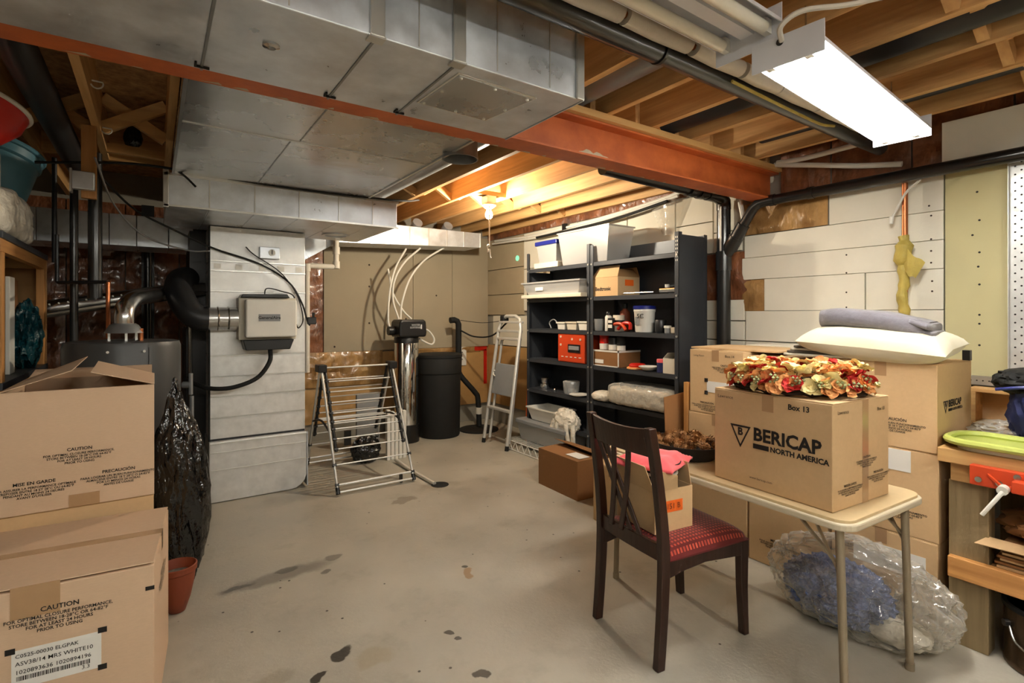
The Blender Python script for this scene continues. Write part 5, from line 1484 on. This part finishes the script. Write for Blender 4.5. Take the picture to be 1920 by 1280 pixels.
def fold(name, x0, x1, z0, th, y0, y1, seed, m='blanket'):
    def prof(t):
        a = 2 * PI * t
        ca, sa = math.cos(a), math.sin(a)
        return (x0 + x1) / 2 + (x1 - x0) / 2 * math.copysign(abs(ca) ** .55, ca), z0 + th / 2 + th / 2 * math.copysign(abs(sa) ** .7, sa)
    def fn(u, w):
        x, z = prof(u)
        y = y0 + (y1 - y0) * w
        yy = (y + .26) / .52
        sl = .075 * (yy - .55) - .03 * (2 * yy - 1) ** 2
        e = 1 - .25 * max(0, abs(2 * w - 1) - .8) / .2
        return ((x - (x0 + x1) / 2) * e + (x0 + x1) / 2, y, z + sl + .006 * noise.noise(V((x * 8, y * 8, seed))))
    g = G().grid(28, 24, fn)
    n = 29
    g.f.append(tuple(range(27, -1, -1)))
    g.f.append(tuple(24 * n + k for k in range(28)))
    return part(name, g, m, bl, smooth=True)
fold('body', -.15, .12, .0, .098, -.225, .25, 2)
for k, (x0, x1, z0, th) in enumerate(((-.145, .13, -.008, .036), (-.13, .12, .026, .034), (-.15, .10, .056, .036))):
    fold('end_fold', x0, x1, z0, th, -.262 + .012 * k, -.15, 5 + k)
fc = thing('folded_fabric', 'dark folded fabric poking out under the pillow', 'fabric', (3.03, 1.375, 1.226), 6)
for i in range(4):
    part('layer', G().prism(rrect(.26 - .015 * i, .36 - .03 * i, .03), 2, .001 + i * .014, .013 + i * .014), 'blanket2' if i % 2 else 'offwhite', fc, bev=.004)
solo('flat_carton', G().box(3.0, 3.42, 1.62, 2.22, 1.226, 1.236), 'card2', 'flattened carton lying over the box stack', 'cardboard', (3.2, 1.9, 1.226), world=True)
solo('foam_sheet', G().box(3.45, 3.80, 1.35, 2.1, 1.226, 1.24), 'foam', 'white panel lying on boxes against the foam boards', 'panel', (3.6, 1.8, 1.226), world=True)
c5 = carton('cardboard_box', 'carton row against the wall behind the stacks', 3.60, 1.75, 0, .38, .95, 1.224, 0, 'card2')

# ------------------------------------------------------------------ clear bag under the table
pb = thing('plastic_bag', 'large clear plastic bag with blue fabric under the table', 'bag', (2.70, 1.10, 0))
part('contents', ico((.15, .21, .13), 5, .35, 2.8, 41, flat=-.12).move((-.01, .07, .135)), 'bluefab', pb, smooth=True)
part('white_contents', ico((.09, .12, .06), 3, .25, 2.6, 44, flat=-.05).move((.0, -.17, .06)), 'bagwhite', pb, smooth=True)
part('film', ico((.19, .36, .21), 5, .24, 2.0, 47, flat=-.17).move((0, 0, .175)), 'clear', pb, smooth=True)
part('neck_film', ico((.09, .10, .12), 4, .5, 3, 49).move((.08, -.26, .16)), 'clear', pb, smooth=True)

# ------------------------------------------------------------------ workbench
wb_ = thing('workbench', 'rough wooden workbench at the right edge', 'workbench', (3.3, .2, 0))
for i in range(5):
    part('plank', G().box(2.88 + i * .172, 3.048 + i * .172, -.9, .84, .80, .862), 'benchwood', wb_, world=True, bev=.004)
part('apron', G().box(2.905, 2.945, -.9, .80, .72, .798), 'benchwood', wb_, world=True, bev=.003)
part('rail', G().box(2.885, 2.92, -.9, .805, .30, .39), 'shelfwoody', wb_, world=True, bev=.003)
for y in (.675, -.85):
    for x in (2.92, 3.70):
        part('leg', G().box(x, x + .09, y, y + .135, 0, .72), 'oldwood', wb_, world=True, bev=.003)
part('lower_shelf', G().box(2.92, 3.75, -.85, .67, .375, .39), 'cardin', wb_, world=True)
part('rear_rail', G().box(3.72, 3.76, -.9, .80, .30, .39), 'shelfwoody', wb_, world=True)
vs_ = thing('orange_vice', 'orange clamp-on bench vice with white crank handle', 'vice', (2.86, .55, .70))
part('plate', G().box(2.845, 2.88, .30, .72, .735, .818), 'orange', vs_, world=True, bev=.004)
part('jaw', G().box(2.80, 2.845, .30, .58, .742, .79), 'orange', vs_, world=True, bev=.004)
for y in (.69, .625, .57, .50):
    part('bolt', G().cyl((2.845, y, .762 if y != .57 else .80), (2.838, y, .762 if y != .57 else .80), .012, n=10), 'steel', vs_, world=True)
part('crank', G().tube([(2.80, .60, .755), (2.775, .60, .75), (2.77, .60, .745), (2.765, .66, .64)], .008, 8), 'white', vs_, smooth=True, world=True)
part('crank_hub', G().cyl((2.80, .60, .755), (2.768, .60, .752), .018, n=14), 'white', vs_, smooth=True, world=True)
part('brace', G().bar((2.843, .66, .79), (2.80, .60, .755), .008, .008).bar((2.843, .50, .80), (2.80, .60, .755), .008, .008), 'orange', vs_, world=True)
lt = thing('lime_tray', 'lime green plastic tray lying on the workbench corner', 'tray', (3.0, .62, .864), 0)
part('base', G().prism([(p[0], p[1]) for p in rrect(.26, .40, .10, 8)], 2, .02, .028), 'lime', lt)
part('rim', G().tube([(p[0], p[1], .035) for p in rrect(.27, .41, .105, 8)], .016, 8, closed=True), 'lime', lt, smooth=True)
part('foot', G().prism([(p[0], p[1]) for p in rrect(.22, .34, .08, 8)], 2, 0, .02), 'offwhite', lt)
solo('lime_block', G().prism(rrect(.10, .12, .03), 2, 0, .03), 'lime', 'small lime green pad in front of the blue bag', 'pad', (2.93, .49, .895), bev=.005)
solo('clear_wrap', ico((.16, .10, .04), 4, .5, 3, 52, flat=-.03), 'clear', 'crumpled clear wrap on the workbench beside the cartons', 'wrap', (3.34, .72, .895), smooth=True)
nb_ = thing('cloth_bag', 'navy and black cloth bag slumped on the workbench', 'bag', (3.28, .58, .864))
part('body', ico((.13, .10, .17), 4, .3, 2.2, 55, flat=-.15).move((0, 0, .15)), 'navy', nb_, smooth=True)
part('flap', ico((.15, .13, .06), 4, .3, 2.4, 57).move((.0, .02, .28)), 'blackmatte', nb_, smooth=True)
part('trim', G().tube(smoothpath([(-.15, .12, .25), (-.16, .02, .27), (-.155, -.08, .275), (-.12, -.14, .27)], 5), .008, 6), 'blue', nb_, smooth=True)
part('side_pocket', ico((.06, .06, .12), 3, .2, 2.4, 58).move((-.12, -.05, .12)), 'blackmatte', nb_, smooth=True)
fr = thing('open_crate', 'shallow pine box frame standing at the back of the bench', 'frame', (3.66, .55, .863))
part('top_rail', G().box(-.04, .08, -.6, .375, .175, .195), 'benchwood', fr, bev=.002)
part('bottom_rail', G().box(-.04, .08, -.6, .375, .0, .02), 'benchwood', fr, bev=.002)
part('side_rail', G().box(-.04, .08, .34, .375, .02, .175), 'benchwood', fr, bev=.002)
part('back_board', G().box(.075, .085, -.6, .36, .02, .175), 'card2', fr)
ps = thing('perforated_strip', 'galvanised perforated metal strip standing against the drywall', 'metal strip', (XR - .05, .76, 1.06))
part('upright', G().box(XR - .045, XR - .042, .60, .795, 1.075, 2.45).box(XR - .07, XR - .042, .792, .795, 1.075, 2.45), 'galv2', ps, world=True)
for k in range(30):
    part('hole', G().cyl((XR - .0455, .77, 1.10 + k * .044), (XR - .046, .77, 1.10 + k * .044), .005, n=6), 'ink', ps, world=True)
    part('hole', G().cyl((XR - .0455, .745, 1.12 + k * .044), (XR - .046, .745, 1.12 + k * .044), .005, n=6), 'ink', ps, world=True)
part('foot_strip', G().box(XR - .06, XR - .035, .60, 1.02, 1.06, 1.11), 'seam', ps, world=True)
for k in range(8):
    part('hole', G().cyl((XR - .0603, .82 + k * .026, 1.085), (XR - .0608, .82 + k * .026, 1.085), .004, n=6), 'ink', ps, world=True)
for z in (2.30, 1.98, 1.72):
    txt('GALV 10-18', ps, (XR - .046, .70, z), (0, 0, 1), (0, 1, 0), .03, 'ink', world=True)
fs_ = thing('flat_boxes', 'pile of flattened cartons on the lower bench shelf', 'cardboard', (3.12, .38, .391))
for i in range(8):
    part('sheet', G().box(-.20 + .006 * (i % 3), .22, -.30, .27 + .012 * (i % 2) - .004 * i, i * .014, i * .014 + .009), 'cardb' if i % 2 else 'card2', fs_)
part('flap', G().hexa([(-.25, .0, .10), (-.19, .0, .112), (-.19, .30, .112), (-.25, .33, .09), (-.25, .0, .103), (-.19, .0, .115), (-.19, .30, .115), (-.25, .33, .093)]), 'card2', fs_)
solo('paper_bundle', ico((.16, .18, .06), 4, .3, 2.4, 61, flat=-.05), 'cardb', 'crumpled brown paper on the flattened cartons', 'paper', (3.08, .48, .56), smooth=True)
pl_ = thing('metal_pail', 'dark metal pail with wire handle under the workbench', 'pail', (3.01, .50, 0))
part('body', G().lathe([(.14, 0), (.148, .006), (.148, .03), (.145, .035), (.145, .23), (.15, .235), (.15, .245)], n=36), 'pail', pl_, smooth=True)
part('lid', G().lathe([(.152, .24), (.152, .255), (.135, .255), (.13, .245), (.02, .245)], n=36), 'black', pl_, smooth=True)
part('handle', G().tube(smoothpath([(-.10, .11, .17), (-.135, .08, .12), (-.155, .0, .09), (-.13, -.09, .09)], 5), .004, 6), 'steel', pl_, smooth=True)
part('lug', G().cyl((-.09, .11, .175), (-.105, .125, .175), .014, n=10), 'blackpipe', pl_)
part('label', G().box(-.03, .03, -.04, .04, .2455, .2475), 'grey', pl_)

# ------------------------------------------------------------------ pipes on the right wall
dp = thing('drain_stack', 'black plastic drain stack with branch against the right wall', 'pipe', (3.72, 2.45, 0))
part('stack', G().cyl((3.72, 2.45, 0), (3.72, 2.45, 2.36), .052, n=24), 'blackpipe', dp, smooth=True, world=True)
part('top_elbow', G().tube(smoothpath([(3.72, 2.45, 2.28), (3.71, 2.45, 2.35), (3.64, 2.45, 2.38), (3.5, 2.45, 2.385)], 5), .055, 20), 'blackpipe', dp, smooth=True, world=True)
part('upper_run', G().tube([(3.55, 2.45, 2.385), (2.95, 2.46, 2.40), (2.42, 2.47, 2.415)], .05, 18), 'blackpipe', dp, smooth=True, world=True)
for x in (3.42, 3.30):
    part('coupling', G().cyl((x - .03, 2.45, 2.387), (x + .03, 2.45, 2.387), .058, n=20), 'blackpipe', dp, smooth=True, world=True)
part('wye', G().tube([(3.72, 2.45, 1.90), (3.72, 2.36, 2.02), (3.715, 2.28, 2.14)], .048, 18), 'blackpipe', dp, smooth=True, world=True)
part('hub', G().cyl((3.72, 2.45, 1.80), (3.72, 2.45, 1.95), .06, n=24), 'blackpipe', dp, smooth=True, world=True)
part('hub', G().tube([(3.72, 2.40, 1.965), (3.72, 2.345, 2.05)], .056, 18), 'blackpipe', dp, smooth=True, world=True)
part('branch', G().tube([(3.715, 2.29, 2.12), (3.71, 2.20, 2.245), (3.71, 2.16, 2.275), (3.71, 2.10, 2.285), (3.71, 1.0, 2.285), (3.71, -1.5, 2.29)], .037, 18), 'blackpipe', dp, smooth=True, world=True)
for y in (2.05, 1.78):
    part('coupling', G().cyl((3.71, y - .02, 2.285), (3.71, y + .02, 2.285), .042, n=20), 'blackpipe', dp, smooth=True, world=True)
part('stripe', G().box(3.665, 3.668, 2.435, 2.45, 1.95, 2.30), 'white', dp, world=True)
cable('white flexible tube beside the top of the drain stack', [(3.74, 2.33, 2.36), (3.74, 2.31, 2.26), (3.75, 2.29, 2.14)], .018, 'white', 'water_tube', 'tube', 8)
cw = thing('copper_riser', 'copper pipe wrapped in yellow cloth on the foam boards', 'pipe', (3.74, 1.26, 1.0))
part('copper', G().cyl((3.76, 1.255, 1.0), (3.76, 1.255, 2.25), .016, n=12), 'copper', cw, smooth=True, world=True)
g = G()
pts = [(3.757 + .003 * math.sin(i * 1.3), 1.262 + .006 * math.sin(i * .9), 1.30 + i * .03) for i in range(22)]
part('wrap', G().tube(pts, [.028 + .004 * math.sin(i * 2.4) + (.016 if i in (16, 17, 18, 19) else 0) for i in range(22)], 14), 'yellowwrap', cw, smooth=True, world=True)
def flag_fn(u, w):
    return (3.735 - .02 * math.sin(3 * u), 1.25 - .105 * u * (1 - .45 * w), 1.86 - .15 * w + .06 * u * (w - .6) - .07 * u + .008 * math.sin(9 * u))
part('loose_end', G().grid(8, 6, flag_fn), 'yellowwrap', cw, smooth=True, world=True)
cable('thin white cord hanging beside the copper pipe', [(3.74, 1.17, 2.25), (3.74, 1.24, 2.19), (3.745, 1.29, 2.10), (3.745, 1.315, 2.05)], .007, 'white', 'cord', 'cord')
solo('cord_tip', G().cyl((3.745, 1.318, 2.055), (3.745, 1.322, 2.01), .013, .011, n=10), 'white', 'white plastic tip at the end of the hanging cord', 'cord end', (3.745, 1.32, 2.01), smooth=True, world=True)
for i, (pts, r, m, lb) in enumerate((([(3.78, 5.9, 2.44), (3.76, 5.0, 2.40), (3.76, 4.3, 2.42), (3.76, 3.6, 2.45), (3.76, 3.0, 2.50), (3.74, 2.6, 2.56)], .016, 'white', 'upper white cable along the top of the right wall'), ([(3.74, 5.9, 2.40), (3.74, 4.8, 2.365), (3.74, 4.0, 2.40), (3.74, 3.4, 2.44), (3.74, 2.9, 2.48)], .013, 'white', 'lower white cable along the top of the right wall'), ([(3.72, 4.9, 2.36), (3.72, 4.2, 2.37), (3.72, 3.6, 2.39), (3.72, 3.0, 2.45)], .014, 'blackmatte', 'black cable under the white wall cables'))):
    cable(lb, pts, r, m, 'wall_cable', 'cable', 8, 'cables along the right wall')
for i, (pts, lb) in enumerate((([(3.72, 2.02, 2.55), (3.70, 1.8, 2.53), (3.68, 1.55, 2.53), (3.66, 1.38, 2.53)], 'upper white plastic water line near the beam end'), ([(3.72, 2.04, 2.54), (3.72, 1.75, 2.47), (3.74, 1.5, 2.41), (3.76, 1.27, 2.37)], 'lower white plastic water line curving down near the beam end'))):
    cable(lb, pts, .017, 'white', 'water_line', 'pipe', 10)
sf = thing('plastic_film', 'clear plastic film hanging on the wall above the shelving', 'film', (3.76, 3.05, 2.1))
def film_fn(u, w):
    y = 3.25 - .42 * u * (1 - .0 * w)
    y = 3.04 + (y - 3.04) * (1 - .75 * w)
    return (3.78 - .05 * math.sin(PI * u) * (1 - .5 * w), y, 2.46 - .30 * w)
part('film', G().grid(10, 8, film_fn), 'clear', sf, smooth=True, world=True)

# ------------------------------------------------------------------ ceiling pipes
solo('ceiling_pipe', G().tube([(-.4, 1.36, 2.485), (1.62, 1.36, 2.485), (1.63, 1.36, 2.485), (2.5, 1.362, 2.485), (3.7, 1.365, 2.48)], [.047, .047, .042, .042, .042], 20), 'blackpipe', 'black drain pipe under the joists running to the right wall', 'pipe', (1.6, 1.36, 2.43), smooth=True, world=True)
solo('pipe_band', G().cyl((1.63, 1.36, 2.485), (1.645, 1.36, 2.485), .05, n=20), 'black', 'black band clamped round the ceiling drain pipe', 'clamp', (1.64, 1.36, 2.43), smooth=True, world=True)
ip = thing('insulated_pipe', 'copper pipe in pale foam insulation under the joists', 'pipe', (2.2, 1.27, 2.46))
part('copper', G().cyl((.4, 1.275, 2.50), (3.3, 1.285, 2.50), .013, n=10), 'copper', ip, smooth=True, world=True)
xs = [.5, .95, 1.335, 1.36, 1.70, 1.735, 2.03, 2.05, 2.33, 2.35, 2.72, 2.74, 3.05, 3.07, 3.30]
for a, c in ((.5, .94), (.95, 1.335), (1.36, 1.71), (1.745, 2.06), (2.085, 2.36), (2.37, 2.72), (2.73, 3.05), (3.06, 3.32)):
    part('foam_sleeve', G().tube([(a, 1.275 + .003 * a, 2.50), ((a + c) / 2, 1.278 + .003 * a, 2.497), (c, 1.275 + .003 * c, 2.50)], .034, 16), 'insul', ip, smooth=True, world=True)
cable('yellowish cord draped along the ceiling pipes', [(2.05, 1.31, 2.455), (2.3, 1.31, 2.445), (2.6, 1.315, 2.44), (2.85, 1.32, 2.44), (3.0, 1.32, 2.46)], .007, 'yellowwrap', 'cord', 'cord')

# ------------------------------------------------------------------ lamps
def shop_light(name, label, loc, rz, L, m, wide=.235, tr=.019, hang=True, sep=.062, low=.014):
    t = thing(name, label, 'light', loc, rz)       # loc: middle of the lower rim
    ep = [(-wide / 2, -low), (wide / 2, -low), (wide / 2, .088), (-wide / 2, .088)]
    part('end_plate', G().prism(ep, 0, -L / 2 - .004, -L / 2), 'enamel', t, bev=.001)
    part('end_plate', G().prism(ep, 0, L / 2, L / 2 + .004), 'enamel', t, bev=.001)
    out = [(-wide / 2, .018), (-wide / 2, .03), (-.055, .085), (.055, .085), (wide / 2, .03), (wide / 2, .018)]
    inn = [(wide / 2 - .003, .018), (wide / 2 - .003, .029), (.045, .07), (.025, .02), (-.025, .02), (-.045, .07), (-wide / 2 + .003, .029), (-wide / 2 + .003, .018)]
    part('reflector', G().prism(out + inn, 0, -L / 2, L / 2), 'enamel', t)
    for sy in (-1, 1):
        y = sy * sep
        part('tube', G().cyl((-L / 2 + .035, y, .01), (L / 2 - .035, y, .01), tr, n=20), m, t, smooth=True)
        for sx in (-1, 1):
            part('socket', G().box(min(sx * (L / 2 - .035), sx * L / 2), max(sx * (L / 2 - .035), sx * L / 2), y - .012, y + .012, -.008, .04), 'white', t)
    if hang:
        for sx in (-1, 1):
            part('hanger', G().tube([(sx * (L / 2 - .15), 0, .085), (sx * (L / 2 - .15), 0, JB - loc[2])], .003, 6), 'steel', t)
        part('cord_hole', G().cyl((-L / 2 - .0045, .02, .065), (-L / 2 - .0075, .02, .065), .012, n=14), 'black', t)
    return t
shop_light('fluorescent_light', 'lit twin tube fluorescent shop light hanging at right', (2.37, .965, 2.305), 4.5, 1.25, 'tube_on')
cable('grey power cord looping over the lit shop light', [(1.74, .93, 2.37), (1.70, .91, 2.40), (1.74, .86, 2.44), (1.86, .78, 2.46), (2.0, .70, 2.50), (2.2, .62, 2.56)], .009, 'insul', 'power_cord', 'cord')
shop_light('fluorescent_light', 'unlit twin tube fluorescent fixture against the joists', (1.14, 1.055, 2.43), 1, 1.24, 'tube_off', .25, .022, sep=.078, low=.045)
shop_light('fluorescent_light', 'added fill light behind the viewer, built as a twin tube shop light, nearer the wooden shelf', (-.25, -.55, 2.40), 0, 1.25, 'tube_on')  # unseen fixture, added to light the left cartons from the front
shop_light('fluorescent_light', 'second added fill light behind the viewer, built as a twin tube shop light, nearer the workbench', (1.6, -.9, 2.40), 0, 1.25, 'tube_on')  # another unseen fixture, added to strengthen the light from behind
bu = thing('bare_bulb', 'bare lit bulb in a ceiling socket with pull string', 'light', (2.54, 4.07, 2.33))
part('ceiling_box', G().box(-.05, .05, -.05, .05, .14, .21), 'galv', bu, bev=.005)
part('mounting_board', G().box(-.16, .16, -.04, .04, .211, .25), 'strut', bu)
part('base', G().lathe([(.06, .14), (.065, .125), (.035, .10), (.025, .095)], n=24), 'white', bu, smooth=True)
part('bulb', G().lathe([(.012, .095), (.016, .085), (.030, .06), (.034, .04), (.030, .02), (.018, .005), (.002, 0)], n=24), 'bulb_on', bu, smooth=True)
part('pull_string', G().tube(smoothpath([(-.02, -.04, .12), (-.022, -.042, -.05), (-.02, -.04, -.26)], 4), .006, 6), 'white', bu, smooth=True)
part('string_knot', G().tube(smoothpath([(-.02, -.04, -.24), (-.04, -.04, -.25), (-.035, -.04, -.31), (-.02, -.04, -.28), (-.01, -.04, -.35), (0, -.04, -.36)], 4), .006, 6), 'white', bu, smooth=True)
